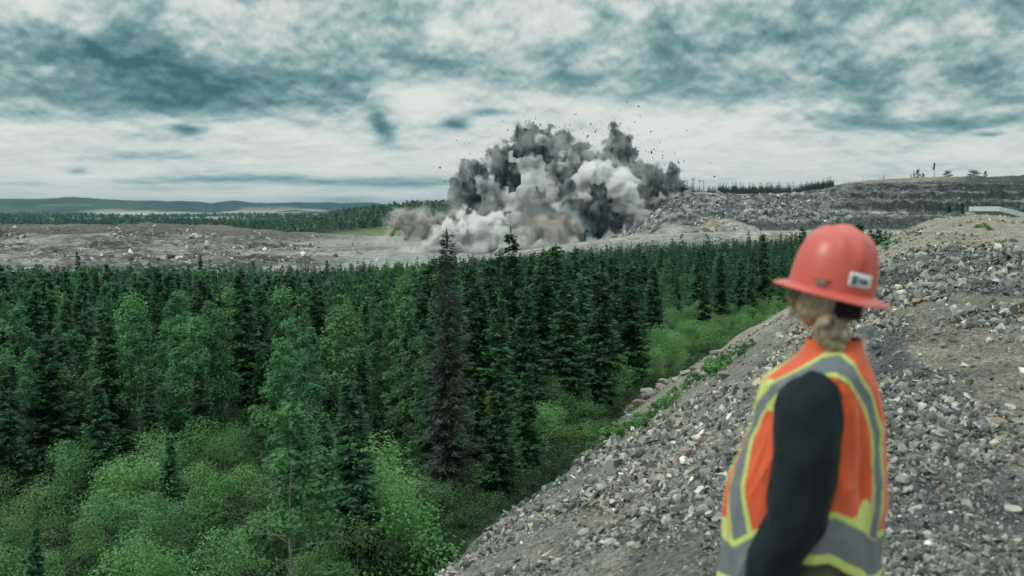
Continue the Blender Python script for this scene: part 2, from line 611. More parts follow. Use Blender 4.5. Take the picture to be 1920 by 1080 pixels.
def ground_z(x, y):
    x = np.asarray(x, float); y = np.asarray(y, float)
    yy = np.maximum(y, 1.0)
    q = np.clip(x / yy, -1.2, 1.2)
    z = floor_z(x, y)
    # pale dyke between the forest and the pit
    zr = np.interp(q, [-1.2, -.20, -.11, .13, .26, 1.2], [-28, -26, -22, -9.6, -8.3, -8.0])
    z = lerp(z, zr, sstep(y, 318, 372))
    pit = -30 + 1.2 * fbm2(x / 60, y / 60, 4, seed=21) + 0.35 * fbm2(x / 9, y / 9, 3, seed=22)
    # ramp along the right of the pit floor up to the dust cloud
    pit = pit + 16 * sstep(q, .02, .15) * sstep(y, 430, 620)
    z = lerp(z, pit, sstep(y, 384, 430 + 60 * sstep(q, -.1, .1)))
    # rough broken ground on the left half of the pit
    rough = sstep(-q, .16, .26) * sstep(y, 430, 520)
    z = z + rough * (3.0 * np.abs(fbm2(x / 28, y / 28, 4, seed=23)) + 6.5 * sstep(y, 560, 1050) * sstep(-q, .2, .34))
    # rim at the far side
    yrim = 1120 + 60 * noise2(q * 9, q * 0, 24)
    z = z + 4.5 * np.exp(-((y - yrim) / 70) ** 2) * sstep(-q, .16, .3)
    val = -40 + 3 * fbm2(x / 300, y / 300, 4, seed=31) + 0.004 * np.clip(y - 3000, 0, 4000)
    z = lerp(z, val, sstep(y, yrim + 40, yrim + 220))
    # nearer wooded ridge behind the dust cloud
    zr2 = (HORIZON - np.interp(q, RIDGE_Q, RIDGE_PY)) / FPX * 1750 + 3 * fbm2(x / 90, y / 90, 4, seed=33)
    bump = np.exp(-((y - 1800) / 420) ** 2)
    z = np.maximum(z, lerp(-44, zr2, bump))
    # a middle line of wooded hills before the far ones
    zmid = -34 + 30 * np.clip(fbm2(q * 7 + 4, y * 0 + 3, 4, seed=37), -.2, 1) + 4 * fbm2(x / 160, y / 260, 4, seed=38)
    z = np.maximum(z, lerp(-60, zmid, np.exp(-((y - 5000) / 500) ** 2)))
    # far hills
    zh = (HORIZON - np.interp(q, HILL_Q, HILL_PY)) / FPX * 7200 + 13 * fbm2(x / 420, y / 700, 6, .55, seed=35)
    z = lerp(z, np.maximum(zh, z), sstep(y, 5200, 7200))
    z = z - 120 * sstep(y, 7400, 11000)
    # a higher mountain much farther off
    zm = 0 * np.exp(-((q + .455) / .022) ** 2) * np.exp(-((y - 11800) / 500) ** 2)
    z = z + zm
    # quarry wall with its benches on the right
    wR = sstep(q, .115, .165)
    wB = sstep(q, .27, .36)
    wob = 18 * fbm2(q * 14, y / 300, 4, seed=41) + 5 * fbm2(q * 60, y / 80, 3, seed=42)
    d = y + wob
    prof = np.interp(d, [500, 556, 566, 648, 660, 726, 736, 764, 776, 815, 905, 960, 1400],
                     [-14, -11.5, -4.2, -4.0, 5.2, 6.2, 12.4, 13.4, 19.0, 22.0, 27.5, 27.5, -30])
    prof = prof + np.interp(q, [.3, .40, .46, .52, .7], [-3.5, 0, 1.5, 3.0, 5.0]) * sstep(d, 780, 905)
    slope = np.interp(d + 6 * fbm2(q * 40, y / 60, 4, seed=43), [470, 545, 556, 575, 600, 720, 745, 900, 960, 1400],
                      [-16, -13.5, -11.5, -6.5, -4.0, 9.2, 10.0, 15.5, 16, -30])
    prof = lerp(slope, prof, wB) + 1.5 * fbm2(q * 70, y / 7, 5, 0.62, seed=44) * sstep(d, 556, 575) * (1 - .6 * sstep(d, 760, 800))
    z = np.where(y > 440, lerp(z, np.maximum(prof, z * 0 - 60), wR * sstep(y, 440, 520)), z)
    # spoil heaps at the foot of the wall
    for (px, py, dd, r, h) in [(1320, 435, 520, 16, 5.0), (1360, 418, 556, 22, 7.5), (1290, 425, 548, 20, 5), (1230, 432, 540, 22, 4), (1640, 440, 505, 18, 5), (1690, 440, 500, 14, 4)]:
        hx = (px - 960) / FPX * dd
        rr = np.hypot(x - hx, (y - dd) * 1.0)
        z = z + h * np.clip(1 - rr / r, 0, 1) ** 1.2
    return z


def build_ground():
    # polar sheet, fine where the photograph looks, coarse elsewhere
    az = np.concatenate([np.radians(np.linspace(-80, -31, 30, endpoint=False)), np.arctan(np.linspace(-.60, .60, 1000)), np.radians(np.linspace(31.5, 80, 30))])
    r = np.concatenate([[1.0, 6, 12], np.geomspace(17, 300, 115, endpoint=False), np.linspace(300, 960, 400, endpoint=False), np.geomspace(960, 2600, 120, endpoint=False), np.geomspace(2600, 14000, 90), [22000, 40000]])
    R, Aa = np.meshgrid(r, az, indexing='ij')
    y = R * np.cos(Aa) if False else R                      # rows of equal depth keep the far benches straight
    x = R * np.tan(np.clip(Aa, -1.25, 1.25))
    z = ground_z(x, y)
    far = R > 14500
    z = np.where(far, -160, z)
    q = x / R
    # real ground colours: forest soil, dust-grey pit, brown rim, valley woods and fields, dark rock
    n1 = fbm2(x / 22, y / 22, 4, seed=51); n2 = fbm2(x / 5, y / 5, 4, seed=52); n3 = fbm2(x / 160, y / 260, 4, seed=53)
    C = np.zeros(x.shape + (3,))
    soil = np.array([.055, .072, .042]); C[:] = soil
    def put(mask, col):
        nonlocal C
        C = C * (1 - mask[..., None]) + np.array(col) * mask[..., None]
    grey = np.array([.250, .258, .245])
    put(sstep(y, 330, 366), (.27, .26, .24))
    put(sstep(y, 420, 440), grey)
    roughm = sstep(-q + .04 * n1, .15, .24) * sstep(y, 440, 470)
    put(roughm, (.108, .100, .088))
    pa = fbm2(x / 34, y / 46, 4, seed=59)
    put(roughm * sstep(pa, .0, .45) * .85, (.044, .042, .037))
    put(roughm * sstep(pa, -.22, -.6) * .7, (.30, .29, .28))
    put(roughm * sstep(n2 + .3 * n1, .28, .5) * .5, (.25, .24, .23))
    put(sstep(y + 60 * n1, 860, 1010) * sstep(-q, .12, .22) * .8, (.100, .084, .066))
    put(sstep(n1, .35, .75) * sstep(y, 440, 500) * sstep(y, 900, 760) * .6, (.16, .15, .14))
    # valley
    v = sstep(y, 1190, 1290)
    put(v, (.028, .050, .030))
    put(v * sstep(n3 + .25 * n1, .24, .46) * .7, (.075, .105, .048))
    put(v * sstep(fbm2(x / 700, y / 420, 3, seed=55), .42, .55) * sstep(y, 2200, 2600) * .9, (.34, .32, .25))
    f1 = np.exp(-((x / R - (235 - 960) / FPX) / .036) ** 2 - ((y - 5200) / 900) ** 2) + np.exp(-((x / R - (390 - 960) / FPX) / .06) ** 2 - ((y - 4100) / 380) ** 2)
    put(np.clip(f1 * 1.5 - .38 + .3 * n3, 0, 1), (.40, .37, .28))
    put(sstep(y, 5600, 6600), (.018, .036, .032))
    put(sstep(y, 5600, 6600) * sstep(fbm2(x / 420, y / 900, 4, seed=57), .1, .6) * .5, (.06, .068, .052))
    w_far = sstep(y, 2000, 2300)
    # green strip at the foot of the near ridge and the ridge itself
    put(sstep(y, 1190, 1280) * sstep(y, 1420, 1330) * sstep(q, -.24, -.17), (.12, .15, .06))
    put(sstep(q, -.25, -.20) * sstep(y, 1420, 1480) * (1 - w_far) , (.085, .092, .055))
    # quarry wall
    w = sstep(q, .115, .165) * sstep(y, 470, 520) * (y < 1500)
    d = y + 18 * fbm2(q * 14, y / 300, 4, seed=41) + 5 * fbm2(q * 60, y / 80, 3, seed=42)
    rk = fbm2(q * 190, z / 2.2 + y / 30, 4, .65, seed=58)
    put(w, (.095, .102, .098))
    put(w * sstep(n1, -.1, .5) * .5, (.19, .185, .165))
    put(w * sstep(rk, .12, .5) * .7, (.30, .30, .285))
    put(w * sstep(rk, -.12, -.5) * .8, (.022, .030, .030))
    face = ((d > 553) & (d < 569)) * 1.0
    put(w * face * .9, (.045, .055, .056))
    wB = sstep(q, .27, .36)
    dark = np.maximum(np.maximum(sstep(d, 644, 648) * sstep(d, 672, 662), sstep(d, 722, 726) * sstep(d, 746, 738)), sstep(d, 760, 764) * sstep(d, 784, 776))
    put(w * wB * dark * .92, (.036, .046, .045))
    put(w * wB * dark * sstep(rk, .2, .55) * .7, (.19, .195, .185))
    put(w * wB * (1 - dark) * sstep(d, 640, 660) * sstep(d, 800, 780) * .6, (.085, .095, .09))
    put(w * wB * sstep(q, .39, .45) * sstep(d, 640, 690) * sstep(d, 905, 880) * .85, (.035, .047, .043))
    put(w * wB * sstep(d, 806, 822) * sstep(q, .47, .41), (.20, .185, .145))
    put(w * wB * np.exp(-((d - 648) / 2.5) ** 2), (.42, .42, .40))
    put(w * sstep(d, 500, 550) * sstep(d, 556, 548) * .9, (.30, .295, .27))
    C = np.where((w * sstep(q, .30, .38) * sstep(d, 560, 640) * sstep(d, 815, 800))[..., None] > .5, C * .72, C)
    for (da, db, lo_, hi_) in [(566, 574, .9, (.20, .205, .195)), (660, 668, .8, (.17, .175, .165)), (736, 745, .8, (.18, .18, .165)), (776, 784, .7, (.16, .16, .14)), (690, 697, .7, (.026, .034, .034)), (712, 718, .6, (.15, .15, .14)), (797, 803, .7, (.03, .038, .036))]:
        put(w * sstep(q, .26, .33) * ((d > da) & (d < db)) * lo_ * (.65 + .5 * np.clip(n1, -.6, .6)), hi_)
    # brown heap and winding pale track
    hb = np.exp(-((x - (1310 - 960) / FPX * 556) / 13) ** 2 - ((y - 552) / 12) ** 2)
    put(np.clip(hb * 1.4, 0, 1), (.24, .19, .155))
    for (pxa, da, pxb, db, wd) in [(1400, 745, 1450, 800, 5), (1450, 800, 1478, 850, 5), (1375, 770, 1340, 800, 7), (1478, 850, 1440, 905, 6)]:
        ax, bx = (pxa - 960) / FPX * da, (pxb - 960) / FPX * db
        tt = np.clip(((x - ax) * (bx - ax) + (y - da) * (db - da)) / ((bx - ax) ** 2 + (db - da) ** 2), 0, 1)
        dist = np.hypot(x - ax - tt * (bx - ax), y - da - tt * (db - da))
        put(sstep(dist, wd * 1.6, wd) * (y < 1000), (.40, .37, .31))
    C = np.clip(C * (1 + .22 * n2[..., None]), .008, .8)
    nu, nv = x.shape
    V = np.stack([x, y, z], -1).reshape(-1, 3)
    m, g, out = mat('earth')
    tc = g.n('ShaderNodeTexCoord')
    p = tc.outputs['Object']
    a = g.noise(p, 0.35, 8.0, 0.68)
    v1 = g.voronoi(p, 0.55, out=1)
    sv = g.n('ShaderNodeSeparateColor'); g.put(sv.inputs[0], v1)
    c = g.vmath('SCALE', attr(g), scale=g.math('MULTIPLY', g.maprange(a, 0.3, 0.7, 0.6, 1.4), g.maprange(sv.outputs[0], 0, 1, 0.72, 1.28)))
    bmp = g.bump(g.math('ADD', a, g.math('MULTIPLY', g.voronoi(p, 0.8), 0.5)), 0.9, 1.2)
    principled(g, out, c, 0.92, 0.15, bmp)
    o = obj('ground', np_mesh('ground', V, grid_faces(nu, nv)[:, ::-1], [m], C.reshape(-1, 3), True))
    tag(o, kind='structure')


build_ground()


def bank_point(px, py):
    """where the line of sight through a photograph pixel meets the bank, or None"""
    d = unproject(px, py, 1.0)
    ys = np.geomspace(2.5, 110, 900)
    dz = d.z * ys - bank_z(d.x * ys, ys)
    k = np.nonzero(dz < 0)[0]
    if not len(k):
        return None
    yy = ys[k[0]]
    return np.array([d.x * yy, yy, bank_z(d.x * yy, np.array(yy))])



def _line(*pts):
    return np.array([bank_point(*q)[:2] for q in pts])


def _near(x, y, line):
    """distance to a polyline in plan, as a share of the distance from the camera"""
    best = np.full(np.shape(x), 1e9)
    for a, b in zip(line[:-1], line[1:]):
        ab = b - a
        t = np.clip(((x - a[0]) * ab[0] + (y - a[1]) * ab[1]) / (ab @ ab), 0, 1)
        best = np.minimum(best, np.hypot(x - a[0] - t * ab[0], y - a[1] - t * ab[1]))
    return best


DARK_LINES = [(_line((1640, 610), (1690, 720), (1730, 860), (1760, 980), (1790, 1070)), .55, 1.0), (_line((1690, 500), (1790, 505), (1915, 540)), 1.9, 1.0),
              (_line((1390, 900), (1330, 1000), (1290, 1070)), .50, .8), (_line((1700, 480), (1800, 482), (1915, 492)), 1.2, 1.0), (_line((1640, 545), (1690, 560)), .8, .8)]
DIRT_LINES = [(_line((1650, 570), (1740, 610), (1830, 680), (1905, 800)), .75, 1.0), (_line((1640, 480), (1740, 540), (1915, 570)), .9, .7), (_line((1400, 760), (1250, 880), (1120, 980), (960, 1060)), .9, .8),
              (_line((1460, 640), (1380, 720), (1280, 800)), 1.0, .6), (_line((1880, 860), (1860, 1000)), .30, .8)]


def bank_zones(x, y):
    """share of dark crushed rock, of bare dirt, and of the pale mound at a place on the bank"""
    w = 1 + .55 * fbm2(x / 1.6, y / 1.6, 4, seed=67)
    dark = 0; dirt = 0
    for l, r, k in DARK_LINES:
        dark = np.maximum(dark, k * sstep(_near(x, y, l) / (r * w), 1.15, .65))
    for l, r, k in DIRT_LINES:
        dirt = np.maximum(dirt, k * sstep(_near(x, y, l) / (r * w), 1.2, .5))
    s = x * BU[0] + y * BU[1]
    mound = sstep(s, 37, 43)
    return np.clip(dark * (1 - mound), 0, 1), np.clip(dirt * (1 - mound) * (1 - dark), 0, 1), mound


def bank_material():
    m, g, out = mat('gravel')
    tc = g.n('ShaderNodeTexCoord')
    p = tc.outputs['Object']
    big = g.noise(p, 0.22, 5.0, 0.6, dist=0.6)
    med = g.noise(p, 1.6, 6.0, 0.65)
    fine = g.noise(p, 26.0, 6.0, 0.7)
    dirt = g.ramp(med, [(0.3, (.162, .150, .112)), (0.55, (.255, .238, .184)), (0.75, (.345, .325, .258))])
    grey = g.ramp(med, [(0.3, (.112, .116, .102)), (0.7, (.240, .240, .208))])
    zs = g.n('ShaderNodeSeparateColor'); g.put(zs.inputs[0], attr(g))
    zd, zt, zm = zs.outputs
    c = g.mix(g.maprange(big, 0.42, 0.58, 0, 1), dirt, grey)
    c = g.mix(g.math('MULTIPLY', zt, .7), c, g.ramp(med, [(0.3, (.115, .101, .074)), (0.7, (.225, .204, .156))]))
    c = g.mix(zd, c, g.ramp(med, [(0.3, (.055, .062, .066)), (0.7, (.130, .138, .140))]))
    c = g.mix(g.math('MULTIPLY', zm, .75), c, g.ramp(med, [(0.3, (.215, .195, .160)), (0.7, (.35, .325, .275))]))
    peb = g.n('ShaderNodeTexVoronoi', feature='F1'); g.put(peb.inputs['Vector'], p); peb.inputs['Scale'].default_value = 24.0
    ps = g.n('ShaderNodeSeparateColor'); g.put(ps.inputs[0], peb.outputs['Color'])
    peb2 = g.n('ShaderNodeTexVoronoi', feature='F1'); g.put(peb2.inputs['Vector'], p); peb2.inputs['Scale'].default_value = 62.0
    ps2 = g.n('ShaderNodeSeparateColor'); g.put(ps2.inputs[0], peb2.outputs['Color'])
    k = g.math('MULTIPLY', g.maprange(ps.outputs[0], 0, 1, 0.62, 1.45), g.maprange(ps2.outputs[1], 0, 1, 0.72, 1.3))
    k = g.math('MULTIPLY', k, g.maprange(fine, 0.3, 0.7, 0.75, 1.25))
    c = g.vmath('SCALE', c, scale=k)
    h = g.math('ADD', g.math('MULTIPLY', peb.outputs['Distance'], -1.0), g.math('MULTIPLY', peb2.outputs['Distance'], -0.45))
    h = g.math('MULTIPLY_ADD', fine, 0.6, h)
    principled(g, out, c, 0.92, 0.2, g.bump(h, 1.0, 0.035))
    return m


def build_bank():
    az = np.concatenate([np.radians(np.linspace(-178, -26, 60, endpoint=False)), np.arctan(np.linspace(-.46, .66, 620)), np.radians(np.linspace(34, 178, 60))])
    r = np.concatenate([[0.05], np.geomspace(0.8, 150, 520)])
    R, A_ = np.meshgrid(r, az, indexing='ij')
    x, y = R * np.sin(A_), R * np.cos(A_)
    z = bank_z(x, y)
    f = floor_z(x, y)
    z = np.maximum(z, f - 0.8)
    V = np.stack([x, y, z], -1).reshape(-1, 3)
    F = grid_faces(*x.shape)
    over = (z - f).reshape(-1)
    F = F[(over[F] > -0.75).any(1)]
    o = obj('gravel_bank', np_mesh('gravel_bank', V, F[:, ::-1], [bank_material()], np.stack([q.reshape(-1) for q in bank_zones(x, y)], 1), True))
    tag(o, kind='structure')


build_bank()

# stones strewn over the bank
STONE_COLS = np.array([[.16, .165, .165], [.22, .225, .22], [.105, .115, .122], [.29, .285, .27], [.235, .21, .18], [.40, .39, .37], [.25, .205, .18], [.13, .12, .108]])
STONE_COLS = STONE_COLS * np.array([1.12, 1.11, 1.02])
STONE_P = np.array([.20, .19, .19, .12, .13, .055, .055, .06])


def stone_mat():
    m, g, out = mat('stone')
    tc = g.n('ShaderNodeTexCoord')
    n = g.noise(tc.outputs['Object'], 9.0, 6.0, 0.65)
    c = g.vmath('SCALE', attr(g), scale=g.maprange(n, 0.3, 0.7, 0.7, 1.3))
    principled(g, out, c, 0.85, 0.3, g.bump(g.noise(tc.outputs['Object'], 24.0, 5.0, 0.7), 0.5, 0.02))
    return m


STONE = stone_mat()


def build_gravel():
    n = 330000
    y = np.exp(RNG.uniform(np.log(2.6), np.log(95), n)); q = RNG.uniform(-.14, .62, n)
    x = q * y
    ov = bank_over(x, y)
    patch = fbm2(x / 2.2, y / 2.2, 4, seed=61) + 0.5 * fbm2(x / 9, y / 9, 3, seed=62)
    zd, zt, zm = bank_zones(x, y)
    keep = (ov > .02) & (RNG.uniform(0, 1, n) < np.clip(.36 + .95 * patch + .5 * zd - .30 * zt - .1 * zm, .04, 1.0))
    # only the side of the bank that faces the camera side can be seen
    x, y, patch, zd, zt, zm = (q[keep] for q in (x, y, patch, zd, zt, zm))
    z = bank_z(x, y)
    size = np.minimum(y * .00175 * np.exp(RNG.normal(0, .72, len(x))) * (1 + .35 * patch), y * .0078)
    size = np.clip(size, .008, .28)
    size = size * (1 - .45 * zm) * (1 - .2 * sstep(y, 18, 30))
    sc = size[:, None] * RNG.uniform(.75, 1.25, (len(x), 3)) * np.array([1, 1, .75])
    protos = [rock_proto(10 + k % 4, 100 + k) for k in range(14)]
    protos = [(v, f) for v, f in protos]
    ci = RNG.choice(8, len(x), p=STONE_P)
    band = fbm2(x / 6 + 3, y / 6, 3, seed=63)
    ci = np.where((band > .15) & (RNG.uniform(0, 1, len(x)) < .55), RNG.choice([0, 2, 1], len(x)), ci)
    ci = np.where((RNG.uniform(0, 1, len(x)) < zd * .8), RNG.choice([2, 2, 0, 0, 1, 3], len(x)), ci)
    ci = np.where((RNG.uniform(0, 1, len(x)) < np.maximum(zt, zm) * .55), RNG.choice([4, 6, 7, 3, 5, 1], len(x)), ci)
    cols = STONE_COLS[ci] * np.exp(RNG.normal(-.03, .36, (len(x), 1)))
    pos = np.stack([x, y, z + size * RNG.uniform(.05, .55, len(x))], 1)
    V, F, C = scatter(protos, pos, sc, rand_rot(len(x)), cols)
    o = obj('gravel', np_mesh('gravel', V, F, [STONE], C))
    tag(o, 'loose grey and tan gravel strewn over the bank', 'gravel', kind='stuff')


build_gravel()


def boulder_meshes():
    out = []
    for k in range(30):
        v, f = rock_proto(26 + k % 9, 300 + k, .8)
        bm = bmesh.new()
        vs = [bm.verts.new(p) for p in v]
        for t in f:
            bm.faces.new([vs[i] for i in t])
        bmesh.ops.bevel(bm, geom=bm.edges[:] + bm.verts[:], offset=0.05, segments=1, affect='EDGES')
        bmesh.ops.triangulate(bm, faces=bm.faces[:])
        bm.verts.index_update()
        V = np.array([q.co[:] for q in bm.verts]); F = np.array([[q.index for q in t.verts] for t in bm.faces])
        bm.free()
        V = V * (1 + .06 * noise3(V * 3.1, k)[:, None])
        c = STONE_COLS[[0, 1, 2, 3, 4, 5, 6, 7][k % 8]]
        out.append(np_mesh('rock', V, F, [STONE], np.tile(c, (len(V), 1))))
    return out


BOULDERS = boulder_meshes()


def rock_at(p, size, k, label, group, rng=RNG):
    o = bpy.data.objects.new('rock', BOULDERS[k % len(BOULDERS)])
    o.location = (p[0], p[1], p[2] + size * .12)
    o.rotation_euler = (rng.uniform(-.4, .4), rng.uniform(-.4, .4), rng.uniform(0, 6.28))
    o.scale = (size * rng.uniform(.85, 1.2), size * rng.uniform(.8, 1.1), size * rng.uniform(.65, .95))
    link(o)
    tag(o, label, 'rock', group)
    return o


# the rocks one can single out in the photograph
NAMED_ROCKS = [
    (1490, 590, 34, 3, 'large pale boulder on the bank crest just left of the hard hat brim'),
    (1170, 862, 26, 5, 'upright tan block standing out on the flank below the green strip'),
    (1207, 830, 28, 1, 'broad grey slab lying at the lower end of the green strip'),
    (1290, 850, 26, 6, 'dull pinkish rock half sunk in the flank left of the vest'),
    (1270, 838, 14, 5, 'small whitish wedge of rock above the pinkish one'),
    (1208, 960, 20, 5, 'white wedge shaped stone alone on the lower flank'),
    (1360, 708, 30, 0, 'grey slab on the edge beside the upper green strip'),
    (1240, 818, 26, 2, 'dark slate block beside the broad grey slab'),
    (1163, 955, 20, 2, 'blue grey rock in the middle of the bare flank'),
    (1095, 1000, 24, 3, 'pale curved rock near the foot of the flank'),
    (848, 1052, 40, 0, 'rounded grey boulder at the bank foot in the bottom of the view'),
    (1196, 1030, 26, 4, 'tilted tan slab low on the flank'),
    (1870, 520, 22, 3, 'pale pink lump on the dark gravel below the mound'),
    (1690, 905, 40, 1, 'big flat grey rock beside the back of the vest'),
    (1840, 765, 20, 3, 'light grey rock on the right in the gravel track'),
    (1850, 910, 22, 5, 'white edged stone near the right border'),
    (1818, 949, 24, 3, 'grey squarish block in the lower right gravel'),
    (1735, 870, 22, 2, 'dark wet looking rock right of the vest'),
    (1900, 960, 30, 5, 'pale broken rock at the lower right border'),
    (1760, 1030, 26, 1, 'grey lump low on the right beyond the vest hem'),
    (1320, 812, 22, 0, 'flat grey stone on the flank beside the vest front edge'),
    (1340, 880, 34, 7, 'dark hollow looking rock just left of the vest front'),
    (1110, 905, 20, 2, 'small dark rock on the lower flank under the shrubs'),
    (1060, 868, 24, 3, 'pale angular stone near the grey plank'),
    (1800, 590, 20, 3, 'pale round stone on the brown track behind the hard hat'),
    (1855, 640, 18, 5, 'little white stone on the brown track'),
    (1883, 402, 9, 5, 'whitish rock on top of the mound beside the pale slab'),
    (1845, 398, 9, 5, 'pale rock pair member farther along the mound top'),
]


def build_rocks():
    for (px, py, wpx, k, label) in NAMED_ROCKS:
        p = bank_point(px, py)
        if p is None:
            continue
        rock_at(p, wpx / FPX * p[1] * .62, k, label, None)
    rs = np.random.default_rng(77)
    for k in range(46):
        f = rs.uniform(0, 1)
        px, py = np.interp(f, [0, .5, 1], [1185, 1262, 1345]) + rs.normal(0, 12), np.interp(f, [0, .5, 1], [752, 700, 655]) + rs.normal(0, 7)
        p = bank_point(px, py)
        if p is not None and p[1] < 100:
            rock_at(p, p[1] / FPX * rs.uniform(9, 19), int(rs.choice([3, 3, 1, 4, 5, 0])) + 8 * int(rs.integers(0, 3)), 'pale boulder in the strip between the flowering shrubs and the green weeds', 'boulder strip', rs)
    rng = np.random.default_rng(21)
    zones = [(lambda px, py: py < 500 and px > 1600, 'weathered rock on the dirt mound at the upper right', 'rocks on the mound'),
             (lambda px, py: px > 1640, 'angular grey rock loose in the gravel right of the hi-vis vest', 'rocks right of the person'),
             (lambda px, py: py < 760, 'jagged rock along the upper flank of the gravel bank', 'rocks on the upper flank'),
             (lambda px, py: True, 'angular rock lying on the lower flank of the gravel bank', 'rocks on the lower flank')]
    cnt = 0
    while cnt < 222:
        px, py = rng.uniform(850, 1915), rng.uniform(395, 1075)
        if 1400 < px < 1660 and py > 440:
            continue
        p = bank_point(px, py)
        if p is None or bank_over(p[0], p[1]) < .05:
            continue
        # rows of coarser rock gather along the crest and the foot
        s = p[1] / FPX * (.6 if p[1] > 33 else 1.0) * min(14, 6.8 * math.exp(rng.normal(0, .36)))
        for f, lab, grp in zones:
            if f(px, py):
                rock_at(p, s, int(rng.integers(0, 30)), lab, grp, rng)
                break
        cnt += 1


build_rocks()


def build_quarry_rubble():
    protos = [rock_proto(9 + k % 4, 500 + k, .9) for k in range(10)]
    P, S, C = [], [], []
    # blocky rubble slope right of the dust cloud
    n = 9000
    d = RNG.uniform(570, 745, n); q = RNG.uniform(.10, .34, n)
    keep = RNG.uniform(0, 1, n) < sstep(fbm2(q * 60, d / 25, 3, seed=71), -.6, .3) * lerp(1, .25, sstep(q, .27, .33))
    d, q = d[keep], q[keep]
    s = .50 * np.exp(RNG.normal(0, .6, len(d)))
    P.append(np.stack([q * d, d], 1)); S.append(s)
    c = np.array([[.16, .168, .165], [.09, .10, .10], [.30, .30, .285], [.58, .57, .55], [.04, .048, .05]])[RNG.choice(5, len(d), p=[.3, .25, .2, .12, .13])]
    C.append(c)
    # broken rock across the left of the pit
    n = 6500
    d = RNG.uniform(450, 1080, n); q = RNG.uniform(-.56, -.13, n)
    keep = RNG.uniform(0, 1, n) < sstep(fbm2(q * 40, d / 50, 3, seed=73), -.1, .6) * sstep(-q, .13, .24)
    d, q = d[keep], q[keep]
    P.append(np.stack([q * d, d], 1)); S.append(.85 * np.exp(RNG.normal(0, .6, len(d))))
    C.append(np.array([[.50, .49, .48], [.20, .185, .17], [.085, .078, .07], [.32, .31, .30]])[RNG.choice(4, len(d), p=[.3, .25, .3, .15])])
    # bench rocks along the wall
    n = 3000
    d = RNG.uniform(500, 800, n); q = RNG.uniform(.2, .56, n)
    P.append(np.stack([q * d, d], 1)); S.append(.5 * np.exp(RNG.normal(0, .5, n)))
    C.append(np.array([[.22, .22, .21], [.10, .11, .11], [.33, .33, .31]])[RNG.choice(3, n, p=[.4, .4, .2])])
    P = np.concatenate(P); S = np.concatenate(S); C = np.concatenate(C) * np.exp(RNG.normal(0, .15, (len(S), 1)))
    pos = np.stack([P[:, 0], P[:, 1], ground_z(P[:, 0], P[:, 1]) + S * .2], 1)
    V, F, C = scatter(protos, pos, S[:, None] * RNG.uniform(.7, 1.4, (len(S), 3)), rand_rot(len(S)), C)
    o = obj('rubble', np_mesh('rubble', V, F, [STONE], C))
    tag(o, 'blocky grey blasted rock covering the quarry slopes and floor', 'rubble', kind='stuff')


build_quarry_rubble()


# ------------------------------------------------------------------ vegetation
NEEDLE = leaf_mat('spruce_needles', (1.15, 1.48, 1.34), 0.38)
LEAF = leaf_mat('broad_leaves', (.95, 1.24, 1.16), 0.28)
BARK = plain_mat('bark', (.085, .075, .065), .9, .1, 6.0, .4, .6, .03)
PALEBARK = plain_mat('pale_bark', (.24, .235, .21), .85, .1, 6.0, .4, .4, .02)
DEADBARK = plain_mat('dead_bark', (.075, .070, .068), .95, .1, 6.0, .4, .5, .02)


def quads_from(centers, ax, wd, ln, w):
    """leaf quads (diamonds): centre, long axis, width axis"""
    a = centers - ax * ln[:, None] * .5
    b = centers + wd * w[:, None] * .5
    c = centers + ax * ln[:, None] * .5
    d = centers - wd * w[:, None] * .5
    V = np.stack([a, b, c, d], 1).reshape(-1, 3)
    F = np.arange(len(centers) * 4).reshape(-1, 4)
    return V, F


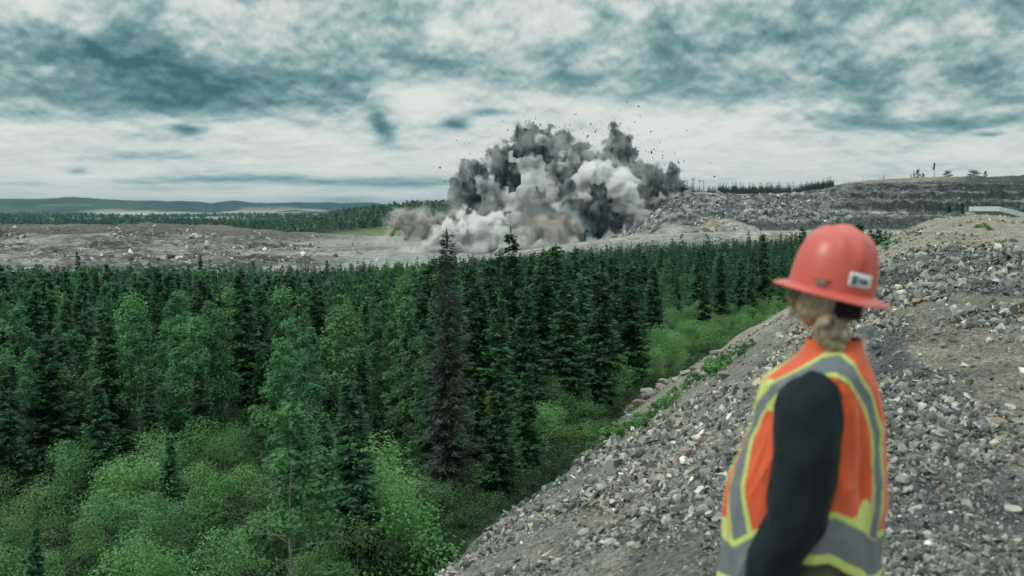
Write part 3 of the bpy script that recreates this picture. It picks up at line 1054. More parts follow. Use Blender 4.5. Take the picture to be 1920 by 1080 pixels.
def spruce_arrays(h, seed, detail=1.0, spread=.17, base=.05, col=(.030, .062, .034), tipcol=(.055, .105, .050), ragged=.25, dead=False):
    """needle faces of a spruce crown: whorls of drooping branches carrying needle sprays"""
    r = np.random.default_rng(seed)
    step = .030 / detail ** .5
    cen, axs, wds, lns, wid, cols = [], [], [], [], [], []
    t = base
    lean = r.uniform(0, 6.28)
    while t < .99:
        nb = int(r.integers(4, 7) * max(.6, detail ** .5))
        prof = (1 - t) ** .80 * (0.55 + .45 * min(1, (t - base + .04) / .16))
        for _ in range(nb):
            if r.random() < ragged * .5:
                continue
            az = r.uniform(0, 2 * np.pi)
            L = spread * h * prof * r.uniform(1 - ragged * 1.6, 1.12) + .012 * h
            out = np.array([np.cos(az), np.sin(az), 0.0])
            side = np.array([-np.sin(az), np.cos(az), 0.0])
            k = max(2, int(2 + L / (h * .035) * detail ** .6))
            rise = .15 - .5 * (1 - t) + r.uniform(-.12, .12)
            f = (np.arange(k) + .7) / k
            z0 = t * h + r.uniform(-.5, .5) * step * h
            pts = np.outer(f * L, out)
            pts[:, 2] = z0 + L * (rise * f + .30 * np.maximum(f - .55, 0) ** 1.3 * 1.6)
            sp = .135 * h ** .55 * (0.55 + .6 * (1 - f)) * (.6 + .4 * prof) / detail ** .35
            for sgn in (-1, 0, 1):
                ang = sgn * r.uniform(.5, 1.0, k)
                ax = np.cos(ang)[:, None] * out + np.sin(ang)[:, None] * side
                ax[:, 2] += rise * .6 + r.uniform(-.35, .12, k)
                ax /= np.linalg.norm(ax, axis=1)[:, None]
                wv = np.cross(ax, r.normal(size=(k, 3)) * .5 + np.array([0, 0, 1.0]))
                wv /= np.linalg.norm(wv, axis=1)[:, None] + 1e-9
                ln = sp * r.uniform(1.3, 2.2, k)
                cen.append(pts + ax * ln[:, None] * .35 + r.normal(size=(k, 3)) * .015 * h ** .5)
                axs.append(ax); wds.append(wv); lns.append(ln); wid.append(ln * (r.uniform(.30, .5, k) if not dead else r.uniform(.12, .24, k)))
                mixf = np.clip(f ** 2 * .8 + r.normal(0, .2, k), 0, 1)[:, None]
                cols.append(np.array(col) * (1 - mixf) + np.array(tipcol) * mixf)
        t += step * r.uniform(.7, 1.3)
    # leader
    k = 5
    cen.append(np.stack([r.normal(0, .01, k), r.normal(0, .01, k), h * np.linspace(.955, 1.01, k)], 1))
    axs.append(np.tile([0, 0, 1.0], (k, 1))); wds.append(np.stack([np.cos(np.arange(k)), np.sin(np.arange(k)), np.zeros(k)], 1))
    lns.append(np.full(k, .05 * h)); wid.append(np.full(k, .014 * h)); cols.append(np.tile(tipcol, (k, 1)))
    V, F = quads_from(np.concatenate(cen), np.concatenate(axs), np.concatenate(wds), np.concatenate(lns), np.concatenate(wid))
    return V, F, np.clip(np.concatenate(cols), .004, 1)


def broad_arrays(h, seed, nleaf=2600, leaf=.16, col=(.075, .150, .052), col2=(.125, .215, .075), crown0=.22, rad=.30, nclump=26, top=1.0, cone=False):
    """leaf faces of a broad-leaved crown built from uneven clumps"""
    r = np.random.default_rng(seed)
    cl, cr, cz = [], [], []
    for k in range(nclump):
        f = (k + r.uniform(0, 1)) / nclump
        zz = h * (crown0 + (top - crown0) * f)
        env = rad * h * (np.sin(np.pi * min(1, .16 + .80 * f)) ** .7) * (1.12 - .45 * f) if not cone else rad * h * 1.15 * min(1, (f + .25) / .5) * ((1 - f) ** .75 + .04)
        a = r.uniform(0, 6.28); rr = env * np.sqrt(r.uniform(.10, 1)) * .85
        cl.append([np.cos(a) * rr, np.sin(a) * rr, zz - .06 * h])
        cr.append(rad * h * r.uniform(.22, .46) * (1 if not cone else .95 - .45 * f))
        cz.append(r.uniform(.75, 1.2))
    cl = np.array(cl); cr = np.array(cr); cz = np.array(cz)
    w = cr ** 2; which = r.choice(nclump, nleaf, p=w / w.sum())
    d = r.normal(size=(nleaf, 3)); d /= np.linalg.norm(d, axis=1)[:, None]
    rad_ = cr[which] * r.uniform(.55, 1.08, nleaf)
    p = cl[which] + d * rad_[:, None] * np.array([1, 1, .72])
    nrm = d + np.array([0, 0, .9]) + r.normal(size=(nleaf, 3)) * .55
    nrm /= np.linalg.norm(nrm, axis=1)[:, None]
    ax = np.cross(nrm, r.normal(size=(nleaf, 3))); ax /= np.linalg.norm(ax, axis=1)[:, None]
    wd = np.cross(nrm, ax)
    ln = leaf * r.uniform(.7, 1.4, nleaf)
    V, F = quads_from(p, ax, wd, ln, ln * r.uniform(.55, .8, nleaf))
    f = np.clip(cz[which] - .6 + r.normal(0, .22, nleaf), 0, 1)[:, None]
    return V, F, np.array(col) * (1 - f) + np.array(col2) * f


def trunk_mesh(name, h, r0, m, seed, limbs=0, spread=.2, crown0=.3):
    r = np.random.default_rng(seed)
    k = 7
    z = np.linspace(-.3, h * .97, k)
    x = np.cumsum(r.normal(0, .012 * h / k ** .5, k)); y = np.cumsum(r.normal(0, .012 * h / k ** .5, k))
    x -= x[0]; y -= y[0]
    parts = [tube_np(np.stack([x, y, z], 1), r0 * (1 - np.linspace(0, .93, k)), 7)]
    for _ in range(limbs):
        f = r.uniform(crown0, .88); a = r.uniform(0, 6.28)
        b = np.array([np.interp(f * h, z, x), np.interp(f * h, z, y), f * h])
        L = spread * h * (1.15 - f)
        e = b + np.array([np.cos(a) * L, np.sin(a) * L, L * r.uniform(-.1, .7)])
        mid = (b + e) / 2 + np.array([0, 0, .06 * L])
        rr = r0 * (1 - .9 * f) * .5
        parts.append(tube_np([b, mid, e], [rr, rr * .6, rr * .25], 4))
    V, F = join_np(parts)
    return np_mesh(name, V, F, [m], None, True)


class Kind:
    """shared meshes of one tree form"""
    def __init__(self, name, cat, crown, trunk, h):
        self.name, self.cat, self.crown, self.trunk, self.h = name, cat, crown, trunk, h


def make_spruce(seed, h=8.0, **kw):
    V, F, C = spruce_arrays(h, seed, **kw)
    dead = kw.get('dead', False)
    return Kind('spruce_tree', 'spruce', np_mesh('crown', V, F, [NEEDLE], C), trunk_mesh('trunk', h, h * .0125, DEADBARK if dead else BARK, seed, 14, .11, .08), h)


SPRUCES = [make_spruce(1000 + k, 8.0, detail=1.5, spread=[.19, .21, .23, .20, .18, .24, .205, .22][k], base=[.04, .06, .03, .10, .05, .03, .08, .05][k],
                       col=(.026, .060, .034), tipcol=(.070, .140, .062)) for k in range(8)]
YOUNG = [make_spruce(1100 + k, 3.0, detail=1.0, spread=.24, base=.02, col=(.034, .078, .036), tipcol=(.075, .145, .060)) for k in range(2)]


def make_broad(seed, h=7.0, name='birch_tree', cat='birch', **kw):
    V, F, C = broad_arrays(h, seed, **kw)
    return Kind(name, cat, np_mesh('crown', V, F, [LEAF], C), trunk_mesh('trunk', h * .85, h * .010, PALEBARK, seed, 16, .30, kw.get('crown0', .22)), h)


BIRCHES = [make_broad(2000 + k, 7.0, nleaf=4600, leaf=.155, crown0=.06, rad=[.24, .20, .27, .22, .25, .19][k], nclump=[44, 50, 38, 46, 42, 54][k], cone=k != 4,
                      col=[(.055, .128, .056), (.072, .150, .060), (.064, .135, .055), (.050, .118, .056), (.080, .160, .060), (.060, .132, .058)][k],
                      col2=[(.105, .205, .080), (.13, .24, .09), (.118, .225, .08), (.092, .185, .08), (.145, .26, .095), (.112, .212, .085)][k]) for k in range(6)]
DARKBUSH = make_broad(2190, 2.2, 'shrub', 'shrub', nleaf=1500, leaf=.13, crown0=.05, rad=.6, nclump=18, col=(.022, .034, .026), col2=(.038, .054, .038))
SHRUBS = [make_broad(2100 + k, 2.2, 'shrub', 'shrub', nleaf=3400, leaf=.078, crown0=.05, rad=[.62, .75, .55, .68, .6][k], nclump=22,
                     col=[(.112, .195, .066), (.092, .172, .064), (.130, .205, .078), (.112, .18, .074), (.078, .148, .066)][k],
                     col2=[(.215, .32, .105), (.17, .285, .095), (.24, .33, .125), (.195, .29, .11), (.145, .25, .098)][k]) for k in range(5)]


def plant(kind, x, y, z, h, rot, label, group=None, wide=1.0, name=None, cat=None):
    s = h / kind.h
    e = empty(name or kind.name, (x, y, z), rot)
    e.scale = (s * wide, s * wide, s)
    tag(e, label, cat or kind.cat, group)
    obj('trunk' if kind.name != 'shrub' else 'stem', kind.trunk, e)
    obj('crown' if kind.name != 'shrub' else 'foliage', kind.crown, e)
    return e


TAKEN = []


def plant_top(kind, px, py_top, depth, label, group=None, wide=1.0, rot=0.0, hmin=1.0, name=None, cat=None):
    """a tree whose tip shows at a given place: its height follows from the floor under it"""
    p = unproject(px, py_top, depth)
    g = float(max(floor_z(np.array(p.x), np.array(depth)), bank_z(np.array(p.x), np.array(depth)) if depth < 110 else -99))
    TAKEN.append((p.x, depth, max(hmin, p.z - g) * .16))
    return plant(kind, p.x, depth, g - .1, max(hmin, p.z - g + .1), rot, label, group, wide, name, cat)


# ---- trees one can single out
DEAD = make_spruce(1300, 10.0, detail=3.8, spread=.150, base=.03, ragged=.55, dead=True, col=(.044, .050, .046), tipcol=(.085, .090, .080))
DEAD2 = None


def build_named_trees():
    S, Bq = SPRUCES, BIRCHES
    plant_top(DEAD, 838, 436, 33, 'dead dark spruce with bare grey twigs, tallest trunk in front of the forest', name='dead_spruce', cat='dead tree', rot=1.0)
    for (px, py, d, k, w, lab) in [
        (958, 432, 52, 0, .80, 'tall pointed spruce whose tip stands out against the pale dust'),
        (918, 486, 50, 5, .95, 'tall full spruce between the dead spruce and the pointed one'),
        (1042, 462, 62, 1, .9, 'slim spruce tip poking above the row right of the pointed one'),
        (1090, 520, 52, 2, 1.0, 'broad dark spruce standing over the willow shrubs'),
        (1150, 480, 58, 4, 1.05, 'dark spruce with a visible trunk above the boulder strip'),
        (1200, 535, 66, 6, 1.0, 'spruce at the right end of the dark stand above the flowering shrubs'),
        (985, 540, 47, 7, .9, 'bluish spruce directly right of the dead spruce crown'),
        (1352, 478, 92, 3, .9, 'lone spruce at the edge of the flowering shrubs'),
        (1410, 470, 96, 4, .7, 'thin spruce with a bare lower trunk left of the hard hat'),
        (1432, 440, 120, 1, .8, 'spruce tip just left of the hard hat top'),
        (1505, 424, 130, 2, .8, 'spruce standing behind the crown of the hard hat'),
        (1612, 418, 118, 3, .9, 'spruce standing right behind the hard hat against the dark quarry wall'),
        (1634, 432, 122, 6, .8, 'smaller spruce right of the one behind the hard hat'),
        (1648, 428, 126, 0, .8, 'last spruce before the dirt mound'),
        (145, 473, 210, 4, .9, 'spruce tip rising into the pit at the left end of the skyline'),
        (612, 488, 190, 1, .9, 'spruce tip rising into the grey pit left of the dead spruce'),
        (375, 478, 215, 2, .9, 'dark spruce spire before the broken rock of the pit'),
        (1125, 505, 49, 0, 1.15, 'tall broad spruce beside the willow shrubs, crown full to the ground'),
        (1182, 500, 57, 3, 1.1, 'spruce with ragged branches standing nearest the boulder strip'),
        (1062, 530, 46, 5, 1.1, 'full spruce half way between the pointed spruce and the boulder strip'),
        (1020, 500, 54, 2, 1.1, 'spruce wedged between the pointed one and the slim tip'),
        (895, 530, 44, 6, 1.15, 'spruce touching the dead spruce on its right'),
        (935, 560, 43, 4, 1.1, 'lower spruce in front of the pointed one'),
        (1225, 500, 74, 1, 1.0, 'spruce at the back of the flowering shrubs clearing'),
        (1270, 520, 100, 7, .9, 'small spruce at the rear of the flowering clearing'),
        (668, 790, 34, 1, 1.2, 'broad mid green spruce two crowns left of the dead spruce'),
        (760, 845, 31, 3, 1.25, 'low thick spruce at the foot of the dead spruce, on its left'),
        (560, 905, 30, 6, 1.1, 'short spruce at the right edge of the bottom thicket'),
        (690, 935, 28.5, 4, 1.3, 'stubby spruce at the bottom edge left of the dead spruce'),
        (520, 740, 44, 3, 1.1, 'dark spruce rising behind the bright clearing'),
        (300, 985, 30, 2, .8, 'small dark spruce alone among the bright bottom shrubs'),
        (210, 850, 36, 5, .8, 'dark spruce on the left behind the bright bottom shrubs'),
        (705, 770, 38, 7, 1.1, 'full green spruce left of the dead spruce base'),
        (610, 835, 33, 5, 1.1, 'wide low spruce at the lower middle beside the shrubs'),
        (380, 1000, 28, 6, .9, 'tiny dark spruce at the bottom edge among shrubs'),
    ]:
        plant_top(S[k], px, py, d, lab, wide=w, rot=px * .37)
    plant_top(YOUNG[0], 962, 718, 46, 'young light green spruce in the shrubs right of the dead tree', rot=.4)
    plant_top(YOUNG[1], 590, 770, 42, 'young pale spruce between the left spruces', rot=1.4)
    for (px, d, hh, k, lab) in [(640, 28.0, 2.0, 1, 'dark leafy brush at the bottom edge under the stubby spruce'), (590, 27.6, 1.9, 4, 'rounded leafy brush at the bottom edge of the lower middle'),
                                (740, 28.2, 1.9, 3, 'leafy brush low in the shade left of the dead spruce base'), (800, 29.2, 1.5, 4, 'small brush between the bank foot and the stubby spruce'),
                                (700, 30.6, 2.2, 1, 'leafy brush tucked between the two low spruces')]:
        x_ = (px - 960) / FPX * d
        plant(SHRUBS[k], x_, d, float(floor_z(np.array([x_]), np.array([d]))[0]) - .05, hh, px * .3, lab, None, 1.25)
        TAKEN.append((x_, d, .5))
    for (px, py, d, k, w, lab) in [
        (120, 680, 40, 4, 1.5, 'big light green birch on the left, broadest crown there'),
        (35, 720, 38, 1, 1.2, 'green birch at the left border'),
        (440, 715, 52, 1, .9, 'birch with a pale new top shoot in the left middle'),
        (720, 690, 50, 0, 1.0, 'bushy green birch left of the dead spruce'),
        (540, 745, 48, 4, 1.1, 'yellowish green birch above the bright clearing'),
        (800, 720, 44, 1, .8, 'slender birch touching the dead spruce on its left'),
    ]:
        plant_top(Bq[k], px, py, d, lab, wide=w, rot=px * .21)


build_named_trees()


def build_forest():
    rng = np.random.default_rng(5)
    # candidate places on the floor, one per cell of a jittered grid whose cells grow slowly with distance
    P = []
    y = 21.0
    while y < 322:
        c = 1.75 + .0048 * y
        xs = np.arange(-.62 * y - 4, .42 * y + 4, c)
        xs = xs + rng.uniform(-.42, .42, len(xs)) * c
        ys = y + rng.uniform(-.42, .42, len(xs)) * c
        P.append(np.stack([xs, ys], 1)); y += c
    P = np.concatenate(P)
    x, y = P.T
    q = x / y
    keep = (bank_over(x, y) < -.6) & (y < 318 + 10 * noise2(q * 20, q * 0, 81))
    for (tx, ty, tr) in TAKEN:
        keep &= np.hypot(x - tx, y - ty) > tr + .35
    x, y, q = x[keep], y[keep], q[keep]
    z = floor_z(x, y)
    n = len(x)
    px, pyb = project(x, y, z)
    _, pym = project(x, y, z + 4)
    # how open the ground is (shrubs instead of trees): bottom left thicket, foot of the bank
    open_ = sstep(pyb, 940, 1010) * sstep(px, 640, 540)
    open_ = np.maximum(open_, np.exp(-((x + 11.0) / 5) ** 2 - ((y - 36) / 6.5) ** 2))
    ov = bank_over(x, y)
    toe = np.clip((ov + 13) / 11, 0, 1)                                    # 1 at the foot of the bank, fading into the wood
    open_ = np.maximum(open_, sstep(toe, .66, .84) * sstep(y, 30, 40) * sstep(y, 150, 110) * sstep(q, -.09, -.03))
    open_ = np.maximum(open_, np.exp(-((x - 19) / 9) ** 2 - ((y - 88) / 20) ** 2))
    patch = fbm2(x / 16, y / 16, 3, seed=83)
    left = sstep(px, 900, 760)
    pb = left * (.26 + .45 * patch + .15 * sstep(y, 110, 50)) * sstep(y, 420, 200) + .07 * (1 - left)
    pb = np.clip(pb, .02, .68)
    u = rng.uniform(0, 1, n)
    typ = np.where(u < pb, 1, 0)                                            # 0 spruce, 1 birch, 2 shrub
    typ = np.where(rng.uniform(0, 1, n) < open_ * 1.15, 2, typ)
    typ = np.where((typ == 2) & (rng.uniform(0, 1, n) < .16 * (y < 50) * (px < 700)), 0, typ)
    thin = sstep(px, 1120, 1250) * sstep(y, 70, 95) * sstep(y, 260, 190)          # gaps with scrub between the farther spruces on the right
    typ = np.where((typ == 0) & (rng.uniform(0, 1, n) < .50 * thin), 2, typ)
    h = np.where(typ == 0, rng.uniform(4.6, 8.4, n) * (.88 + .12 * np.clip(patch, -1, 1)), np.where(typ == 1, rng.uniform(4.0, 6.8, n), rng.uniform(1.3, 2.7, n)))
    h = np.where((typ == 0) & (rng.uniform(0, 1, n) < .16), h * .6, h)
    h = np.where((typ == 0) & (y > 150), h * 1.05 , h)
    # tops keep under the skyline of the photograph
    sky_px = np.array([-300, 0, 200, 400, 600, 760, 900, 1000, 1100, 1200, 1300, 1400, 1500, 1700, 2200])
    sky_py = np.array([492, 494, 500, 505, 505, 498, 486, 474, 466, 456, 450, 444, 436, 436, 436])
    lim = (HORIZON - np.interp(px, sky_px, sky_py) - rng.exponential(15, n) + rng.uniform(0, 14, n) + 16 * (rng.uniform(0, 1, n) < .06) * rng.uniform(.4, 1, n) - 9 * np.clip(.3 + fbm2(x / 14, y / 30, 3, seed=84), 0, 1.5)) / FPX * y
    h = np.where(typ < 2, np.minimum(h, np.maximum(lim - z, 2.2)), h)
    # big crowns thin out what stands too near the camera
    keep2 = ~((np.abs(px - 842) < 70) & (y < 33.5) & (y > 27))
    h = np.where((typ == 0) & (y < 46) & (open_ > .3), rng.uniform(2.2, 4.4, n), h)
    front = (y < 31) & (px > 520) & (px < 900)                              # shorter trees and tall brush close in under the camera
    uf = rng.uniform(0, 1, n)
    typ = np.where(front, np.where(uf < .50, 0, np.where(uf < .58, 1, 2)), typ)
    h = np.where(front & (typ < 2), rng.uniform(2.3, 4.4, n) * np.clip((31.5 - y) / 6 + .75, .8, 1.3), h)
    drop = (typ < 2) & (y < 31) & ~front & (h > 3.5)
    typ = np.where((typ == 1) & (y < 34) & (rng.uniform(0, 1, n) < .75), 2, typ)
    keep2 &= ~((typ == 2) & (y < 36) & (rng.uniform(0, 1, n) < .12))
    typ = np.where(drop, 2, typ); h = np.where(drop, rng.uniform(1.3, 2.3, n), h)
    h = np.where(typ == 2, np.minimum(h, rng.uniform(1.3, 2.7, n)), h)
    app = np.maximum(h, np.where(typ < 2, 4.5, 2.0)) / y * (np.abs(px - 960) < 1010)
    zone_names = []
    cntall = {}
    for t, kinds, nm in ((0, SPRUCES, 'spruce'), (1, BIRCHES, 'birch'), (2, SHRUBS, 'shrub')):
        idx = np.nonzero((typ == t) & keep2)[0]
        vis = idx[np.argsort(-app[idx])]
        lim_n = {0: 270, 1: 280, 2: 270}[t]
        near, rest = vis[:lim_n], vis[lim_n:]
        for i in near:
            k = kinds[int(rng.integers(0, len(kinds)))]
            if t == 0:
                if px[i] > 850:
                    lab, grp = 'dark spruce in the dense stand right of the dead spruce', 'spruces right of the dead spruce'
                elif px[i] > 430:
                    lab, grp = 'dark spruce in the mixed wood between the birches and the dead spruce', 'spruces left of the dead spruce'
                else:
                    lab, grp = 'dark spruce in the mixed wood at the far left side', 'spruces at the far left'
                w = rng.uniform(.8, 1.15)
            elif t == 1:
                if px[i] > 430:
                    lab, grp = 'light green birch among spruces just left of the dead spruce', 'birches left of the dead spruce'
                else:
                    lab, grp = 'light green birch among spruces at the far left side', 'birches at the far left'
                w = rng.uniform(.85, 1.25)
            else:
                if px[i] > 850:
                    lab, grp = 'green willow shrub at the foot of the gravel bank', 'shrubs at the bank foot'
                elif px[i] > 420:
                    lab, grp = 'bright green shrub in the thicket at the lower middle', 'shrubs in the lower middle'
                else:
                    lab, grp = 'bright green shrub in the thicket at the lower left', 'shrubs at the lower left'
                w = rng.uniform(.8, 1.3)
            e = plant(k, x[i], y[i], z[i], h[i], rng.uniform(0, 6.28), lab, grp, w)
            if t < 2:
                e.rotation_euler[0], e.rotation_euler[1] = rng.normal(0, .028), rng.normal(0, .028)
        if len(rest):
            if t == 0:
                protos = [spruce_arrays(8.0, 1500 + k, detail=.40, spread=[.19, .21, .17, .20][k], base=.04, col=(.028, .062, .036), tipcol=(.056, .112, .054)) for k in range(4)]
                pm, hh, nm2 = NEEDLE, 8.0, 'spruce_forest'
            elif t == 1:
                protos = [broad_arrays(7.0, 1600 + k, nleaf=420, leaf=.40, crown0=.06, rad=.22, nclump=30, cone=True, col=(.058, .130, .056), col2=(.115, .22, .085)) for k in range(4)]
                pm, hh, nm2 = LEAF, 7.0, 'birch_forest'
            else:
                protos = [broad_arrays(2.2, 1700 + k, nleaf=300, leaf=.26, crown0=.05, rad=.65, nclump=16, col=(.07, .135, .05), col2=(.13, .22, .08)) for k in range(3)]
                pm, hh, nm2 = LEAF, 2.2, 'undergrowth'
            which = rng.integers(0, len(protos), len(rest))
            VV, FF, CC, off = [], [], [], 0
            for k, (pv, pf, pc) in enumerate(protos):
                s = rest[which == k]
                if not len(s):
                    continue
                wid_ = rng.uniform(.8, 1.15, len(s)) * (np.where(y[s] > 120, .72, .95) if t == 0 else 1.0)
                sc = np.stack([h[s] / hh * wid_] * 2 + [h[s] / hh], 1)
                v, f, _ = scatter([(pv, pf)], np.stack([x[s], y[s], z[s]], 1), sc, rotz_mats(rng.uniform(0, 6.28, len(s))), which=np.zeros(len(s), int))
                VV.append(v); FF.append(f + off); off += len(v)
                tint = np.exp(rng.normal(0, .30, (len(s), 1, 1))) * np.ones((1, 1, 3)) * np.exp(rng.normal(0, .05, (len(s), 1, 3)))
                CC.append((pc[None] * tint).reshape(-1, 3))
            o = obj(nm2, np_mesh(nm2, np.concatenate(VV), np.concatenate(FF), [pm], np.concatenate(CC)))
            tag(o, {'spruce_forest': 'distant mass of narrow dark spruces reaching to the quarry', 'birch_forest': 'distant light green birches mixed into the spruce mass',
                    'undergrowth': 'low green undergrowth between the trees'}[nm2], 'forest' if t < 2 else 'undergrowth', kind='stuff')
        cntall[nm] = (len(idx), len(rest))
    print('FOREST', cntall)
    # low ground cover of the forest floor
    n = 24000
    yy = np.exp(np.concatenate([rng.uniform(np.log(34), np.log(140), 14000), rng.uniform(np.log(22), np.log(40), 10000)])); qq = rng.uniform(-.58, .36, n); xx = qq * yy
    k = bank_over(xx, yy) < -.1
    xx, yy = xx[k], yy[k]
    pr = [broad_arrays(.5, 1800 + j, nleaf=90, leaf=.06, crown0=.02, rad=.8, nclump=5) for j in range(3)]
    s = rng.uniform(.6, 1.6, (len(xx), 1)) * np.ones((1, 3)) * np.where(yy < 42, .8, 1.0)[:, None]
    cc = np.array([[.060, .115, .042], [.045, .09, .038], [.085, .12, .05], [.07, .13, .045]])[rng.integers(0, 4, len(xx))]
    V, F, C = scatter([(p[0], p[1]) for p in pr], np.stack([xx, yy, floor_z(xx, yy)], 1), s, rotz_mats(rng.uniform(0, 6.28, len(xx))), cc)
    tag(obj('ground_cover', np_mesh('ground_cover', V, F, [LEAF], C)), 'low leafy ground cover on the forest floor', 'ground cover', kind='stuff')


build_forest()


def build_bank_plants():
    rng = np.random.default_rng(31)
    V, F, C = broad_arrays(.5, 2200, nleaf=330, leaf=.075, crown0=.05, rad=.7, nclump=12, col=(.085, .165, .052), col2=(.15, .26, .08))
    weed = Kind('shrub', 'weed', np_mesh('foliage', V, F, [LEAF], C), trunk_mesh('stem', .4, .008, BARK, 5, 6, .5, .1), .5)
    strip = [(1405, 640), (1395, 648), (1382, 655), (1370, 664), (1356, 672), (1345, 682), (1333, 690), (1322, 697), (1312, 704), (1300, 712), (1290, 720), (1280, 727),
             (1268, 735), (1258, 745), (1247, 752), (1238, 762), (1226, 768), (1217, 778), (1205, 788), (1195, 790), (1186, 799), (1176, 805), (1166, 812), (1158, 806),
             (1142, 818), (1130, 826), (1118, 834), (1272, 748), (1210, 800), (1340, 694), (1365, 676)]
    for px, py in strip:
        p = bank_point(px + rng.uniform(-4, 4), py + 9)
        if p is None:
            continue
        e = plant(weed, p[0], p[1], p[2] - .04, rng.uniform(.35, .75) * (p[1] / 45), rng.uniform(0, 6.28), 'leafy green weed in the strip along the edge of the gravel bank', 'weeds along the bank edge', rng.uniform(.9, 1.4), 'weed_plant', 'weed')
    for (px, py, lab, grp) in [(1835, 428, 'green tuft on the face of the dirt mound', 'tufts on the mound face'), (1852, 432, 'green tuft on the face of the dirt mound', 'tufts on the mound face'),
                               (1845, 425, 'green tuft on the face of the dirt mound', 'tufts on the mound face'),
                               (1655, 462, 'green tuft at the shoulder of the mound beside the hard hat', 'tufts beside the hard hat'), (1668, 458, 'green tuft at the shoulder of the mound beside the hard hat', 'tufts beside the hard hat'),
                               (1680, 456, 'green tuft at the shoulder of the mound beside the hard hat', 'tufts beside the hard hat'), (1662, 470, 'green tuft at the shoulder of the mound beside the hard hat', 'tufts beside the hard hat')]:
        p = bank_point(px, py)
        if p is not None:
            plant(weed, p[0], p[1], p[2] - .08, .26, rng.uniform(0, 6.28), lab, grp, 1.6, 'weed_plant', 'weed')
    # flowering shrubs: white blossom clusters over green shrubs
    fm = plain_mat('white_blossom', (.62, .62, .56), .7, .2, 30, .1)
    for (px, py, d) in [(1250, 640, 84), (1290, 650, 82), (1320, 632, 88), (1350, 640, 86), (1375, 612, 92), (1305, 615, 92), (1265, 615, 94), (1400, 596, 97), (1335, 600, 97), (1230, 600, 95)]:
        e = plant_top(SHRUBS[2], px, py, d, 'white flowering shrub in the clearing above the boulder strip', 'flowering shrubs', 1.2, px * .1, 1.1, 'flowering_shrub', 'shrub')
        m = e.children[0] if e.children else None
        k = 34
        a = rng.uniform(0, 6.28, k); rr = np.sqrt(rng.uniform(0, 1, k)) * 1.15
        zz = 2.25 * (1 - .45 * (rr / 1.3) ** 2) * rng.uniform(.80, 1.0, k)
        pv, pf, _ = scatter([ICO1], np.stack([np.cos(a) * rr, np.sin(a) * rr, zz], 1), np.array([1, 1, .45]) * rng.uniform(.03, .075, (k, 1)))
        obj('blossom', np_mesh('blossom', pv, pf, [fm]), e)
    # weathered plank and drift log at the foot
    pm = plain_mat('weathered_wood', (.26, .25, .235), .9, .15, 14, .35, .6, .01)

    def log_between(name, a, b, r, lab, cat, stubs):
        pa, pb = bank_point(*a), bank_point(*b)
        if pa is None or pb is None:
            return
        o = empty(name, tuple(pa)); d = pb - pa
        k = np.linspace(0, 1, 6)
        pts = np.outer(k, d) + np.stack([0 * k, 0 * k, .12 * np.sin(k * 3.1) + .10], 1)
        V, F = tube_np(pts, r * (1.1 - .45 * k), 8)
        obj('trunk', np_mesh('trunk', V, F, [pm], None, True), o)
        parts = []
        for j in range(stubs):
            i = 1 + j % 4
            e = pts[i] + np.array([rng.uniform(-.5, .5), rng.uniform(-.5, .5), rng.uniform(.1, .5)])
            parts.append(tube_np([pts[i], (pts[i] + e) / 2 + .03, e], [r * .5, r * .35, r * .12], 5))
        V, F = join_np(parts)
        obj('branch', np_mesh('branch', V, F, [pm], None, True), o)
        tag(o, lab, cat)
    log_between('fallen_log', (1060, 862), (1108, 826), .085, 'grey weathered log lying along the foot of the gravel bank', 'log', 4)
    log_between('driftwood', (885, 942), (925, 926), .09, 'pale twisted driftwood at the bank foot right of the dead spruce', 'driftwood', 8)


build_bank_plants()


